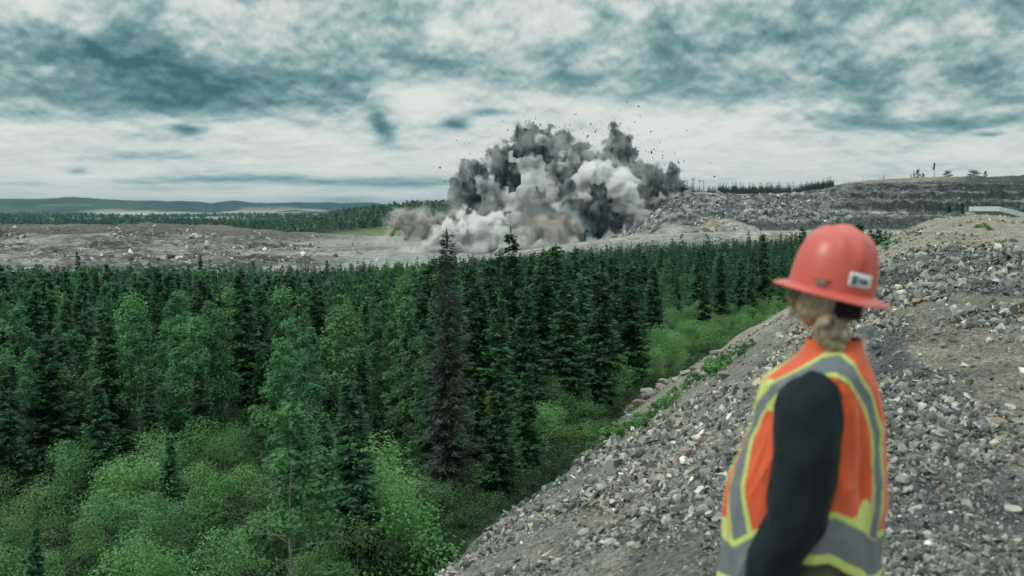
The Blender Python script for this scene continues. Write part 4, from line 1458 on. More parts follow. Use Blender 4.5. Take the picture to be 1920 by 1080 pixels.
def build_far_woods():
    rng = np.random.default_rng(41)
    # trees far off in the valley: one mass
    n = 16000
    y = np.exp(rng.uniform(np.log(1240), np.log(4800), n)); q = rng.uniform(-.60, .0, n)
    x = q * y
    k = (rng.uniform(0, 1, n) < sstep(fbm2(x / 260, y / 300, 4, seed=91), -.55, .1)) & ~((y < 1420) & (q > -.24))
    x, y = x[k], y[k]
    f1 = np.exp(-((x / y - (235 - 960) / FPX) / .036) ** 2 - ((y - 5200) / 900) ** 2) + np.exp(-((x / y - (390 - 960) / FPX) / .06) ** 2 - ((y - 4100) / 380) ** 2)
    k = f1 < .5
    x, y = x[k], y[k]
    protos = []
    for j in range(4):
        v, f, c = broad_arrays(10, 1900 + j, nleaf=60, leaf=2.6, crown0=.05, rad=.42, nclump=9)
        protos.append((v, f))
    for j in range(3):
        v, f, c = spruce_arrays(10, 1950 + j, detail=.05, spread=.2, base=.02)
        protos.append((v, f))
    s = rng.uniform(.6, 1.25, (len(x), 1)) * np.ones((1, 3)) * (1 + (y[:, None] - 1200) / 6000)
    cc = np.array([[.05, .085, .038], [.035, .066, .036], [.10, .135, .055], [.03, .055, .036], [.14, .16, .08]])[rng.choice(5, len(x), p=[.27, .29, .15, .24, .05])] * np.exp(rng.normal(0, .2, (len(x), 1)))
    V, F, C = scatter(protos, np.stack([x, y, ground_z(x, y)], 1), s, rotz_mats(rng.uniform(0, 6.28, len(x))), cc)
    tag(obj('valley_woods', np_mesh('valley_woods', V, F, [LEAF], C)), 'distant patchwork of woods across the valley floor', 'woods', kind='stuff')
    # wood along the ridge behind the dust
    n = 1500
    q = rng.uniform(-.235, .02, n); y = rng.uniform(1430, 1840, n); x = q * y
    pv, pf, pc = spruce_arrays(10, 1975, detail=.08, spread=.17, base=.02)
    s = rng.uniform(.7, 1.2, (n, 1)) * np.ones((1, 3))
    cc = np.array([[.05, .08, .045], [.085, .115, .055], [.12, .14, .075]])[rng.choice(3, n, p=[.25, .4, .35])] * np.exp(rng.normal(0, .15, (n, 1)))
    V, F, C = scatter([(pv, pf), protos[0]], np.stack([x, y, ground_z(x, y) - .3], 1), s, rotz_mats(rng.uniform(0, 6.28, n)), cc)
    tag(obj('ridge_woods', np_mesh('ridge_woods', V, F, [NEEDLE], C)), 'wooded ridge crest just left of the dust cloud', 'woods', kind='stuff')
    # spruce belts on the quarry rim
    P = []
    for (a, b, d0, d1, n) in [(1345, 1480, 770, 905, 900), (1455, 1560, 800, 915, 700), (1285, 1345, 870, 930, 60), (1480, 1660, 900, 925, 12)]:
        px = rng.uniform(a, b, n); d = rng.uniform(d0, d1, n)
        cut = (1415 + (d - 770) * .45)
        if a == 1345:
            k = px < cut + 30
        elif a == 1455:
            k = px > cut + 42
        else:
            k = px > 0
        P.append(np.stack([(px[k] - 960) / FPX * d[k], d[k]], 1))
    P = np.concatenate(P)
    pr = [spruce_arrays(10, 1980 + j, detail=.22, spread=.20, base=.02, ragged=.15)[:2] for j in range(3)]
    s = (rng.uniform(.3, .66, (len(P), 1)) + .35 * (rng.uniform(0, 1, (len(P), 1)) < .07)) * np.array([.9, .9, 1.0])
    cc = np.array([.022, .042, .030]) * np.exp(rng.normal(0, .2, (len(P), 1)))
    V, F, C = scatter(pr, np.stack([P[:, 0], P[:, 1], ground_z(P[:, 0], P[:, 1]) - .3], 1), s, rotz_mats(rng.uniform(0, 6.28, len(P))), cc)
    tag(obj('rim_woods', np_mesh('rim_woods', V, F, [NEEDLE], C)), 'belt of small dark spruces on the quarry rim', 'woods', kind='stuff')

    # single trees and bushes on the skyline of the rim
    def rim(kind, px, d, h, lab, wide=1.0, name=None, cat=None):
        x = (px - 960) / FPX * d
        plant(kind, x, d, float(ground_z(np.array([x]), np.array([float(d)]))[0]) - .3, h, px, lab, None, wide, name, cat)
    rim(SPRUCES[0], 1704, 900, 5.0, 'short spruce on the rim skyline, left of three', .8)
    rim(SPRUCES[4], 1709, 902, 8.5, 'thin tall spruce on the rim skyline beside a bush', .55)
    rim(DARKBUSH, 1717, 900, 8.0, 'tall dark bush on the rim skyline beside the thin spruce', .75, 'bush', 'bush')
    rim(DARKBUSH, 1726, 900, 4.2, 'small round bush on the rim skyline left of the lollipop tree', 1.1, 'bush', 'bush')
    rim(DARKBUSH, 1773, 905, 6.2, 'flat topped dark bush on the rim skyline right of the lollipop tree', 1.7, 'bush', 'bush')
    rim(DARKBUSH, 1820, 905, 6.0, 'long low thicket on the rim skyline toward the right border', 2.4, 'bush', 'bush')
    rim(DARKBUSH, 1843, 905, 6.0, 'last small bush on the rim skyline toward the right border', .7, 'bush', 'bush')
    x = (1747 - 960) / FPX * 900
    zz = float(ground_z(np.array([x]), np.array([900.0]))[0])
    e = empty('lollipop_tree', (x, 900, zz - .2))
    V, F = tube_np([(0, 0, 0), (.1, 0, 4), (0, 0, 9)], [.32, .26, .2], 6)
    obj('trunk', np_mesh('trunk', V, F, [BARK]), e)
    V, F, C = broad_arrays(6.5, 1999, nleaf=500, leaf=.8, crown0=.1, rad=.22, nclump=12, col=(.04, .06, .05), col2=(.06, .09, .06))
    V = V + np.array([-.3, 0, 7.0])
    obj('crown', np_mesh('crown', V, F, [LEAF], C), e)
    tag(e, 'bare stemmed tree with a tuft crown alone on the rim skyline', 'tree')
    for (px, py, d, k, w, lab) in [(1805, 380, 640, 2, 1.5, 'dark bushy conifer low on the dark quarry wall'), (1780, 392, 630, 1, 2.0, 'dark shrub patch at the foot of the dark quarry wall')]:
        p = unproject(px, py, d)
        g = float(ground_z(np.array([p.x]), np.array([float(d)]))[0])
        plant(SPRUCES[k], p.x, d, g, max(6, p.z - g), px, lab, None, w)


build_far_woods()


def build_poles():
    pm = plain_mat('pole_wood', (.10, .10, .10), .9, .1, 3, .2)
    rng = np.random.default_rng(3)

    def pole_meshes(arm):
        V, F = tube_np([(0, 0, -.5), (0, 0, 5), (0, 0, 11)], [.22, .19, .15], 7)
        shaft = np_mesh('pole', V, F, [pm])
        parts = []
        for z in ([10.3, 9.2] if arm == 2 else [10.3]):
            b = np.array([[sx, sy, sz] for sx in (-1.5, 1.5) for sy in (-.1, .1) for sz in (-.12, .12)]) * np.array([1, 1, 1.0]) + np.array([0, .25, z])
            parts.append((b, np.array([[0, 1, 3, 2], [4, 6, 7, 5], [0, 4, 5, 1], [2, 3, 7, 6], [0, 2, 6, 4], [1, 5, 7, 3]])))
        arms = np_mesh('crossarm', *join_np(parts), [pm])
        ins = [tube_np([(sx, .25, 10.4), (sx, .25, 10.75)], [.09, .05], 6) for sx in (-1.3, 0.6, 1.3)]
        return shaft, arms, np_mesh('insulator', *join_np(ins), [pm])
    one, two = pole_meshes(1), pole_meshes(2)
    for (px, h, kind, lab) in [(1274, 10, one, 'utility pole half hidden by the right end of the dust'), (1282, 10, one, 'second utility pole out of the dust on the rim'),
                               (1287, 10.5, one, 'utility pole just left of the double pole'), (1296.5, 12, two, 'left half of the double utility pole with crossarms'), (1299, 12, two, 'right half of the double utility pole with crossarms'),
                               (1310, 11, two, 'utility pole with a one sided head right of the double pole'), (1317, 10.5, one, 'last utility pole of the cluster on the rim'), (1361, 9, one, 'lone utility pole at the spruce belt on the rim')]:
        d = 905.0
        x = (px - 960) / FPX * d
        e = empty('utility_pole', (x, d, float(ground_z(np.array([x]), np.array([d]))[0])), rng.uniform(-.3, .3))
        e.scale = (h / 11,) * 3
        for nm, me in zip(('pole', 'crossarm', 'insulator'), kind):
            obj(nm, me, e)
        tag(e, lab, 'utility pole', 'utility poles on the quarry rim')


build_poles()


def build_slab():
    m = plain_mat('pale_sheet', (.50, .55, .54), .6, .3, 2.0, .12)
    # a pale sheet-clad roof ridge showing over the mound
    p0, p1 = unproject(1874, 387, 75), unproject(1990, 416, 75)
    e = empty('shed', (p0.x, 75, p0.z))
    L = p1.x - p0.x; dz = p1.z - p0.z
    top = np.array([[0, 0, 0], [L, 0, dz], [L, 5, dz], [0, 5, 0]], float)
    low = top + np.array([0, 0, -.35])
    V = np.concatenate([top, low]); F = np.array([[0, 1, 2, 3], [7, 6, 5, 4], [0, 4, 5, 1], [1, 5, 6, 2], [2, 6, 7, 3], [3, 7, 4, 0]])
    obj('roof', np_mesh('roof', V, F, [m]), e)
    b = np.array([[.4, .3, -.36], [L - .4, .3, dz - .36], [L - .4, 4.7, dz - .36], [.4, 4.7, -.36]])
    V = np.concatenate([b, b * np.array([1, 1, 0]) + np.array([0, 0, dz - 3.2])])
    obj('wall', np_mesh('wall', V, F, [plain_mat('shed_wall', (.3, .32, .31), .8, .2, 2, .1)]), e)
    tag(e, 'pale sloping shed roof showing over the dirt mound at the right border', 'shed')


build_slab()


# ------------------------------------------------------------------ blast dust
DUST_D = 705.0
PXM = DUST_D / FPX
# plumes as puffs (px, py, radius px) seen in the photograph, each plume at its own depth offset (m) in front of / behind the blast line
PLUMES = [
    # name, material class, depth offset, puffs
    ('dark_plume', 'dark', 6, [(884, 335, 26), (874, 362, 26), (902, 352, 22), (890, 392, 30), (868, 385, 18), (905, 415, 26), (860, 346, 11), (866, 322, 12), (905, 322, 12)]),
    ('dark_plume', 'dark', 10, [(938, 294, 19), (928, 288, 10), (930, 315, 13), (944, 325, 18), (946, 348, 19), (958, 372, 20), (952, 282, 9)]),
    ('dark_plume', 'dark', 12, [(982, 260, 18), (984, 244, 9), (996, 243, 7), (1000, 284, 24), (1022, 262, 17), (1032, 290, 26), (1028, 250, 8), (1056, 272, 18), (1074, 290, 21), (1084, 318, 20), (1052, 322, 24),
                                (1062, 352, 22), (1068, 382, 20), (970, 288, 17), (1086, 274, 9), (1060, 258, 8)]),
    ('dark_plume', 'dark', 14, [(1156, 262, 10), (1155, 248, 6), (1155, 240, 4), (1170, 266, 12), (1163, 284, 18), (1177, 296, 16), (1148, 282, 11), (1145, 268, 6)]),
    ('dark_plume', 'dark', 10, [(1210, 336, 22), (1224, 356, 20), (1195, 350, 24), (1205, 385, 22), (1230, 330, 9), (1212, 312, 11)]),
    ('dark_plume', 'dark', 8, [(1250, 336, 9), (1258, 350, 13), (1276, 354, 11), (1243, 362, 14), (1289, 357, 6), (1260, 326, 7), (1256, 318, 4)]),
    ('grey_plume', 'grey', 8, [(1160, 316, 22), (1184, 318, 20), (1135, 320, 18), (1112, 304, 13), (1196, 346, 22), (1180, 350, 20), (1095, 298, 12), (1124, 306, 10)]),
    ('grey_plume', 'grey', -6, [(905, 340, 15), (925, 372, 22), (935, 395, 20), (912, 402, 20), (1015, 268, 9), (1000, 300, 14), (985, 308, 12), (1075, 300, 9), (1150, 300, 13), (1062, 330, 8), (1040, 318, 12)]),
    ('dark_plume', 'dark', -22, [(1128, 362, 20), (1116, 392, 22), (1134, 425, 20), (1150, 396, 22), (1110, 425, 16), (1160, 424, 15), (1118, 442, 12), (1056, 384, 9), (1070, 372, 9), (1068, 350, 10)]),
    ('light_grey_plume', 'mid', -8, [(1000, 332, 26), (985, 362, 34), (1024, 352, 32), (1002, 396, 40), (972, 412, 36), (962, 374, 24), (1038, 398, 34), (1016, 318, 16), (986, 322, 14)]),
    ('pale_plume', 'pale', -20, [(1104, 325, 17), (1128, 320, 15), (1160, 336, 18), (1090, 338, 13), (1172, 368, 24), (1182, 395, 20), (1145, 345, 16), (1098, 350, 14), (1190, 340, 8)]),
    ('pale_plume', 'pale', -16, [(1062, 404, 20), (1080, 392, 16), (1046, 384, 12), (1075, 416, 22), (1092, 408, 15)]),
    ('pale_plume', 'pale', -20, [(900, 428, 24), (882, 440, 24), (928, 438, 30), (862, 448, 16), (902, 455, 22), (948, 456, 22), (876, 418, 13), (930, 412, 18), (965, 455, 18), (912, 470, 14), (866, 402, 7)]),
    ('light_grey_plume', 'mid', -30, [(832, 436, 15), (818, 452, 15), (846, 442, 14), (800, 464, 10), (836, 458, 16), (858, 462, 16), (786, 472, 6), (872, 470, 12), (770, 474, 4), (750, 474, 3)]),
    ('light_grey_plume', 'mid', -16, [(1205, 410, 20), (1186, 430, 18), (1210, 432, 14), (1195, 385, 14), (1165, 440, 13), (1222, 436, 8), (1222, 400, 9)]),
    ('pale_plume', 'pale', 2, [(1236, 373, 10), (1256, 373, 8), (1272, 371, 7), (1288, 369, 5), (1222, 378, 10), (1246, 380, 6), (1262, 362, 6), (1275, 366, 5)]),
    ('brown_plume', 'brown', -6, [(758, 406, 17), (746, 422, 17), (790, 412, 18), (734, 438, 11), (768, 430, 20), (808, 420, 20), (720, 449, 7), (795, 440, 18), (742, 399, 8), (706, 455, 4), (775, 400, 9), (828, 412, 18), (850, 405, 14), (762, 446, 12)]),
    ('brown_plume', 'brown', -28, [(1020, 424, 26), (1058, 416, 24), (1000, 440, 24), (1045, 440, 26), (1085, 436, 18), (1075, 424, 16)]),
    ('brown_plume', 'brown', -12, [(1200, 330, 10), (1192, 345, 10), (1196, 364, 9), (1160, 312, 9)]),
    ('light_grey_plume', 'mid', -36, [(985, 456, 12), (960, 466, 11), (1010, 460, 10), (930, 474, 8), (1110, 450, 12), (1140, 448, 12), (1170, 448, 10), (1205, 446, 8), (880, 478, 6), (850, 478, 6), (1040, 458, 9), (1075, 454, 9), (700, 478, 4), (725, 477, 5), (745, 474, 6), (765, 470, 8), (1225, 446, 6), (1245, 444, 4), (900, 466, 14), (940, 464, 12)]),
    ('pale_plume', 'pale', -26, [(1090, 372, 12), (1052, 398, 12), (1120, 336, 10), (1200, 404, 12), (1150, 356, 12), (990, 440, 12), (870, 432, 14), (846, 424, 8), (1210, 424, 10), (1100, 436, 10)]),
]
VEIL = [(705, 476, 7), (735, 470, 12), (770, 462, 18), (810, 462, 20), (850, 455, 24), (900, 460, 26), (950, 458, 28), (1000, 455, 28), (1050, 450, 28), (1100, 448, 26), (1150, 445, 22), (1200, 440, 20), (1235, 438, 13),
        (1225, 400, 20), (1250, 376, 14), (1290, 368, 9), (740, 415, 24), (790, 405, 26), (850, 380, 26), (870, 325, 22), (930, 295, 22), (990, 262, 26), (1050, 275, 30), (1110, 300, 28), (1160, 270, 22), (1210, 325, 26), (1260, 342, 20),
        (1000, 400, 50), (1080, 390, 46), (1140, 380, 44), (920, 410, 40), (1185, 380, 36)]
SPIKES = [(984, 237, 4), (977, 243, 5), (1004, 241, 4), (1019, 247, 4), (1045, 254, 5), (1067, 262, 4), (1086, 266, 4), (1155, 235, 3), (1151, 243, 4), (1165, 251, 4), (1176, 256, 4), (905, 308, 4), (897, 315, 5), (862, 328, 5), (855, 340, 4),
          (932, 275, 5), (945, 271, 4), (1213, 305, 4), (1226, 316, 4), (1262, 312, 3), (1240, 326, 4), (1270, 340, 4), (1095, 276, 4), (1075, 266, 5), (1030, 246, 4)]
PLUMES.append(('veil', 'veil', -4, VEIL))
PLUMES.append(('dark_spikes', 'dark', 9, SPIKES))
PLUMES[0:0] = [('dark_plume', 'dark', 22, [(1030, 330, 34), (1090, 340, 30), (970, 350, 30), (1090, 390, 34), (1040, 380, 36), (1130, 340, 30), (950, 400, 34), (1170, 380, 30), (1100, 430, 30), (1180, 420, 26), (890, 410, 28), (1000, 420, 36), (1215, 370, 20)])]
DUST = {  # albedo, extinction per metre, edge softness (m), billow strength
    'dark': ((.22, .28, .29), .55, 1.3, 1.35),
    'grey': ((.62, .66, .655), .55, 1.1, 1.25),
    'mid': ((.90, .91, .895), .27, 2.7, 1.05),
    'pale': ((.975, .98, .97), .50, 1.6, 1.35),
    'brown': ((.74, .69, .63), .22, 3.2, .8),
    'veil': ((.93, .93, .91), .030, 5.0, 1.0),
}


DUST_VARY = {'dark': ((.07, .115, .12), (.52, .58, .575)), 'grey': ((.45, .50, .50), (.82, .84, .83)), 'mid': ((.86, .87, .86), (.95, .955, .94)), 'pale': ((.96, .965, .955), (.99, .99, .985)),
             'brown': ((.66, .61, .55), (.84, .82, .785)), 'veil': ((.88, .87, .84), (.95, .945, .925))}
OCT_ROT = [rand_rot(1, np.random.default_rng(k))[0] for k in range(8)]


def dust_volume_mat(cls):
    alb, k, soft, bil = DUST[cls]
    m, g, out = mat(cls + '_dust')
    v = g.n('ShaderNodeVolumePrincipled')
    v.inputs['Density Attribute'].default_value = ''
    v.inputs['Anisotropy'].default_value = 0.1
    d = g.n('ShaderNodeAttribute', attribute_name='density').outputs['Fac']
    tc = g.n('ShaderNodeTexCoord')
    n = g.noise(tc.outputs['Object'], 0.36, 4.0, 0.68)
    streak = g.noise(g.vmath('MULTIPLY', tc.outputs['Object'], (1.0, 1.0, .55)), 0.11, 3.0, 0.65)
    lo_, hi_ = DUST_VARY[cls]
    g.put(v.inputs['Color'], g.mix(g.maprange(streak, .40, .60, 0, 1), lo_, hi_))
    d2 = g.math('SUBTRACT', d, g.math('MULTIPLY', g.math('SUBTRACT', 1.0, d), g.maprange(n, .36, .66, 0.0, 1.7)))
    g.put(v.inputs['Density'], g.math('MULTIPLY', g.math('MAXIMUM', d2, 0.0), k))
    g.put(out.inputs['Volume'], v.outputs[0])
    return m


def grid_volume(name, den, lo, hi, material, parent):
    """a sampled density field as a real volume: the grid is carried by points and read back into a volume cube"""
    nx, ny, nz = den.shape
    me = bpy.data.meshes.new(name)
    me.vertices.add(den.size)
    at = me.attributes.new('den', 'FLOAT', 'POINT')
    at.data.foreach_set('value', den.astype(np.float32).ravel())
    o = obj(name, me, parent)
    ng = bpy.data.node_groups.new(name, 'GeometryNodeTree')
    ng.interface.new_socket('Geometry', in_out='INPUT', socket_type='NodeSocketGeometry')
    ng.interface.new_socket('Geometry', in_out='OUTPUT', socket_type='NodeSocketGeometry')
    N, Lk = ng.nodes, ng.links
    gi, go = N.new('NodeGroupInput'), N.new('NodeGroupOutput')
    vc = N.new('GeometryNodeVolumeCube')
    vc.inputs['Min'].default_value = lo; vc.inputs['Max'].default_value = hi
    for k, r in zip('XYZ', (nx, ny, nz)):
        vc.inputs['Resolution ' + k].default_value = r
    vc.inputs['Background'].default_value = 0.0
    pos = N.new('GeometryNodeInputPosition')
    sub = N.new('ShaderNodeVectorMath'); sub.operation = 'SUBTRACT'; sub.inputs[1].default_value = lo
    Lk.new(pos.outputs[0], sub.inputs[0])
    mul = N.new('ShaderNodeVectorMath'); mul.operation = 'MULTIPLY'
    mul.inputs[1].default_value = [(r - 1) / (h - l) for r, h, l in zip((nx, ny, nz), hi, lo)]
    Lk.new(sub.outputs[0], mul.inputs[0])
    add = N.new('ShaderNodeVectorMath'); add.operation = 'ADD'; add.inputs[1].default_value = (.5, .5, .5)
    Lk.new(mul.outputs[0], add.inputs[0])
    fl = N.new('ShaderNodeVectorMath'); fl.operation = 'FLOOR'; Lk.new(add.outputs[0], fl.inputs[0])
    dot = N.new('ShaderNodeVectorMath'); dot.operation = 'DOT_PRODUCT'; dot.inputs[1].default_value = (ny * nz, nz, 1)
    Lk.new(fl.outputs[0], dot.inputs[0])
    r2 = N.new('ShaderNodeMath'); r2.operation = 'ADD'; r2.inputs[1].default_value = .25
    Lk.new(dot.outputs['Value'], r2.inputs[0])
    si = N.new('GeometryNodeSampleIndex'); si.data_type = 'FLOAT'; si.domain = 'POINT'; si.clamp = True
    na = N.new('GeometryNodeInputNamedAttribute'); na.data_type = 'FLOAT'; na.inputs['Name'].default_value = 'den'
    Lk.new(gi.outputs[0], si.inputs['Geometry'])
    Lk.new(na.outputs['Attribute'], si.inputs['Value'])
    Lk.new(r2.outputs[0], si.inputs['Index'])
    Lk.new(si.outputs[0], vc.inputs['Density'])
    sm = N.new('GeometryNodeSetMaterial'); sm.inputs['Material'].default_value = material
    Lk.new(vc.outputs[0], sm.inputs[0]); Lk.new(sm.outputs[0], go.inputs[0])
    md = o.modifiers.new('grid', 'NODES'); md.node_group = ng
    o.data.materials.append(material)
    return o


def core_chain(a, b, r):
    n = max(2, int(np.linalg.norm(b - a) / (r * .6)) + 1)
    return [(ICO1[0] * r + a + (b - a) * t, ICO1[1]) for t in np.linspace(0, 1, n)]


def keep_largest(me):
    bm = bmesh.new(); bm.from_mesh(me)
    seen, best = set(), []
    for v in bm.verts:
        if v in seen:
            continue
        st, isl = [v], []
        seen.add(v)
        while st:
            q = st.pop(); isl.append(q)
            for e in q.link_edges:
                o = e.other_vert(q)
                if o not in seen:
                    seen.add(o); st.append(o)
        if len(isl) > len(best):
            best = isl
    bs = set(best)
    bmesh.ops.delete(bm, geom=[v for v in bm.verts if v not in bs], context='VERTS')
    bm.to_mesh(me); bm.free()


def build_dust():
    root = Vector(unproject(1000, 470, DUST_D))
    base = empty('dust_cloud', tuple(root))
    tag(base, 'towering cloud of dark and pale blast dust erupting from the quarry', 'dust cloud')
    r = np.random.default_rng(77)
    # real grid: metres relative to the cloud's base
    lo = np.array([-118.0, -62.0, -14.0]); hi = np.array([122.0, 46.0, 96.0]); vox = 1.05
    nn = ((hi - lo) / vox).astype(int) + 1
    ax = [np.linspace(lo[k], hi[k], nn[k]) for k in range(3)]
    core_cols = {'dark': (.05, .06, .062), 'grey': (.17, .18, .18), 'mid': (.40, .41, .40), 'pale': (.56, .57, .55), 'brown': (.27, .24, .20), 'veil': (.5, .5, .5)}
    core_m = {c: plain_mat(c + '_dust_core', v, 1.0, 0, .2, .2) for c, v in core_cols.items()}
    sdf = {c: np.full(nn, 30.0, np.float32) for c in DUST}
    for k, (name, cls, dd, puffs) in enumerate(PLUMES):
        parts = []
        for (px, py, rp) in puffs:
            c = np.array(unproject(px, py, DUST_D + dd + r.uniform(-.5, .5) * rp * PXM)) - np.array(root)
            R = rp * PXM
            q = [(c, R)]
            for _ in range(int(7 * (R > 2))):
                u = r.normal(size=3); u /= np.linalg.norm(u)
                q.append((c + u * R * r.uniform(.6, .9), R * r.uniform(.28, .52)))
            parts.append((ICO1[0] * max(.4, R * .66) + c, ICO1[1]))
            for cc, rr in q:
                i0 = np.clip(((cc - rr - 12 - lo) / vox).astype(int), 0, nn - 1); i1 = np.clip(((cc + rr + 12 - lo) / vox).astype(int) + 2, 1, nn)
                sl = tuple(slice(a, b) for a, b in zip(i0, i1))
                gx, gy, gz = ax[0][sl[0]][:, None, None], ax[1][sl[1]][None, :, None], ax[2][sl[2]][None, None, :]
                d = np.sqrt((gx - cc[0]) ** 2 + (gy - cc[1]) ** 2 + (gz - cc[2]) ** 2) - rr
                # smooth union so that puffs run into each other
                s = sdf[cls][sl]; kk = 2.2
                h = np.clip(.5 + .5 * (s - d) / kk, 0, 1)
                sdf[cls][sl] = s * (1 - h) + d * h - kk * h * (1 - h)
        cs = [np.array(unproject(a, b, DUST_D + dd)) - np.array(root) for a, b, _ in puffs]
        for i in range(1, len(cs)):
            j = min(range(i), key=lambda t: np.linalg.norm(cs[i] - cs[t]))
            if np.linalg.norm(cs[i] - cs[j]) > .95 * (puffs[i][2] + puffs[j][2]) * PXM:
                continue
            rr = max(.8, .4 * min(puffs[i][2], puffs[j][2]) * PXM)
            parts += [(v.astype(float), f) for v, f in core_chain(cs[i], cs[j], rr)]
        if name in ('veil', 'dark_spikes'):
            continue
        V, F = join_np(parts)
        me = remeshed(name, V, F, 1.0, 6, .5)
        keep_largest(me)
        me.materials.clear(); me.materials.append(core_m[cls])
        o = obj(name, me, base)
    G = np.stack(np.meshgrid(*ax, indexing='ij'), -1).reshape(-1, 3)
    for j, cls in enumerate(DUST):
        alb, k, soft, bil = DUST[cls]
        s = sdf[cls].reshape(-1)
        act = np.nonzero(s < 9)[0]
        p = G[act]
        pr_ = p @ OCT_ROT[5] / 12
        w = np.stack([noise3(pr_ + 5, j), noise3(pr_ + 45, j + 1), noise3(pr_ + 85, j + 2)], 1) * 3.2
        p = p + w
        d = s[act].astype(float)
        for oc, (wl, a) in enumerate(((11, 3.0), (6.0, 2.4), (3.4, 1.6), (2.0, .8))):
            d = d - bil * a * (.62 - 1.8 * np.abs(noise3((p @ OCT_ROT[oc]) / wl + 11 * wl, 60 + j)))
        den = np.zeros(len(s)); den[act] = np.clip(.35 - d / (2 * soft), 0, 1)
        tag(grid_volume(cls + '_dust', den.reshape(nn), tuple(lo), tuple(hi), dust_volume_mat(cls), base), kind='stuff')
    # rocks thrown clear of the dust
    rng = np.random.default_rng(9)
    rm = plain_mat('thrown_rock', (.035, .04, .04), .95, .1, 2, .2)
    metas = []
    for k in range(5):
        v, f = rock_proto(9, 900 + k, .9)
        metas.append(np_mesh('flying_rock', v, f, [rm]))
    src = [(985, 240, 60, 30), (1156, 240, 70, 30), (1070, 265, 60, 34), (1215, 300, 50, 50), (900, 310, 60, 40), (1250, 320, 50, 40), (1130, 280, 50, 35)]
    for k in range(270):
        s = src[int(rng.integers(0, len(src)))]
        px, py = s[0] + rng.normal() * s[2] * .7, s[1] + rng.normal() * s[3] * .7 - 12
        if py > 372:
            continue
        o = bpy.data.objects.new('flying_rock', metas[k % 5])
        o.location = unproject(px, py, DUST_D + rng.uniform(-20, 25))
        z = math.exp(rng.normal(-1.4, .5)) * 1.7
        o.scale = (z, z, z); o.rotation_euler = tuple(rng.uniform(0, 6, 3))
        link(o)
        tag(o, 'small dark rock flung into the air around the dust cloud', 'flying rock', 'rocks flung from the blast')


build_dust()


# ------------------------------------------------------------------ air
def build_haze():
    m, g, out = mat('haze')
    v = g.n('ShaderNodeVolumePrincipled')
    v.inputs['Color'].default_value = (.22, .46, .60, 1)
    v.inputs['Density'].default_value = 4.6e-5
    v.inputs['Density Attribute'].default_value = ''
    v.inputs['Anisotropy'].default_value = 0.2
    g.put(out.inputs['Volume'], v.outputs[0])
    x0, x1, y0, y1, z0, z1 = -42000, 42000, -300, 41000, -190, 125
    V = [(x, y, z) for z in (z0, z1) for y in (y0, y1) for x in (x0, x1)]
    F = [[0, 2, 3, 1], [4, 5, 7, 6], [0, 1, 5, 4], [2, 6, 7, 3], [0, 4, 6, 2], [1, 3, 7, 5]]
    tag(obj('haze', np_mesh('haze', V, np.array(F), [m])), kind='stuff')


build_haze()


# ------------------------------------------------------------------ the person
def chain(pts, radii, step=.18, sub=ICO2):
    """overlapping balls along a tapering limb (closed shapes for remeshed())"""
    out = []
    pts = [np.array(p, float) for p in pts]
    for (a, ra), (b, rb) in zip(zip(pts[:-1], radii[:-1]), zip(pts[1:], radii[1:])):
        L = np.linalg.norm(b - a)
        n = max(2, int(L / (step * min(ra, rb))))
        for t in np.linspace(0, 1, n):
            out.append((sub[0] * (ra + (rb - ra) * t) + a + (b - a) * t, sub[1]))
    return out


def ball(c, r):
    return (ICO2[0] * np.array(r) + np.array(c), ICO2[1])


def hand_shapes(wrist, d, n, side):
    """palm, four fingers and a thumb; d along the hand, n out of its back, side +1/-1 puts the thumb"""
    d = np.array(d) / np.linalg.norm(d); n = np.array(n, float); n -= d * n.dot(d); n /= np.linalg.norm(n)
    w = np.cross(d, n) * side
    o = []
    wrist = np.array(wrist, float)
    o += chain([wrist - d * .03, wrist + d * .015], [.026, .026])
    for k, off in enumerate((-.028, -.010, .010, .027)):
        o += chain([wrist + d * .005 + w * off * .6, wrist + d * .085 + w * off], [.0155, .0125])
    for k, (off, L) in enumerate(((.029, .066), (.010, .076), (-.010, .070), (-.028, .055))):
        p0 = wrist + d * .088 + w * off
        c1 = d * .93 - n * .36; c1 /= np.linalg.norm(c1)
        c2 = d * .55 - n * .83; c2 /= np.linalg.norm(c2)
        c3 = d * .1 - n * .99; c3 /= np.linalg.norm(c3)
        p1 = p0 + c1 * L * .45; p2 = p1 + c2 * L * .32; p3 = p2 + c3 * L * .23
        o += chain([p0, p1, p2, p3], [.0102, .0092, .0084, .0070], .5)
    t0 = wrist + d * .025 + w * .024
    t1 = t0 + (w * .75 + d * .6 - n * .25) * .034
    t2 = t1 + (w * .25 + d * .9 - n * .35) * .030
    t3 = t2 + (d * .85 - n * .5) * .022
    o += chain([t0, t1, t2, t3], [.016, .0125, .0105, .0085], .5)
    return o


def hair_mat():
    m, g, out = mat('blond_hair')
    tc = g.n('ShaderNodeTexCoord')
    p = g.vmath('MULTIPLY', tc.outputs['Object'], (1.0, 1.0, .22))
    n = g.noise(p, 190.0, 3.0, .6)
    c = g.mix(g.maprange(n, .3, .7, 0, 1), (.17, .125, .075), (.46, .38, .255))
    principled(g, out, c, .5, .35, g.bump(n, .7, .004))
    return m


def cloth_mat(name, color, rough=.85, sheen=.2, weave=700.0, var=.12):
    m, g, out = mat(name)
    tc = g.n('ShaderNodeTexCoord')
    n = g.noise(tc.outputs['Object'], 14.0, 5.0, .6)
    w = g.noise(tc.outputs['Object'], weave, 2.0, .5)
    c = g.vmath('SCALE', color, scale=g.maprange(n, .25, .75, 1 - var, 1 + var))
    b = g.bump(g.math('ADD', w, g.math('MULTIPLY', g.noise(tc.outputs['Object'], 26.0, 4.0), 2.0)), .35, .006)
    p = principled(g, out, c, rough, .2, b)
    p.inputs['Sheen Weight'].default_value = sheen
    return m


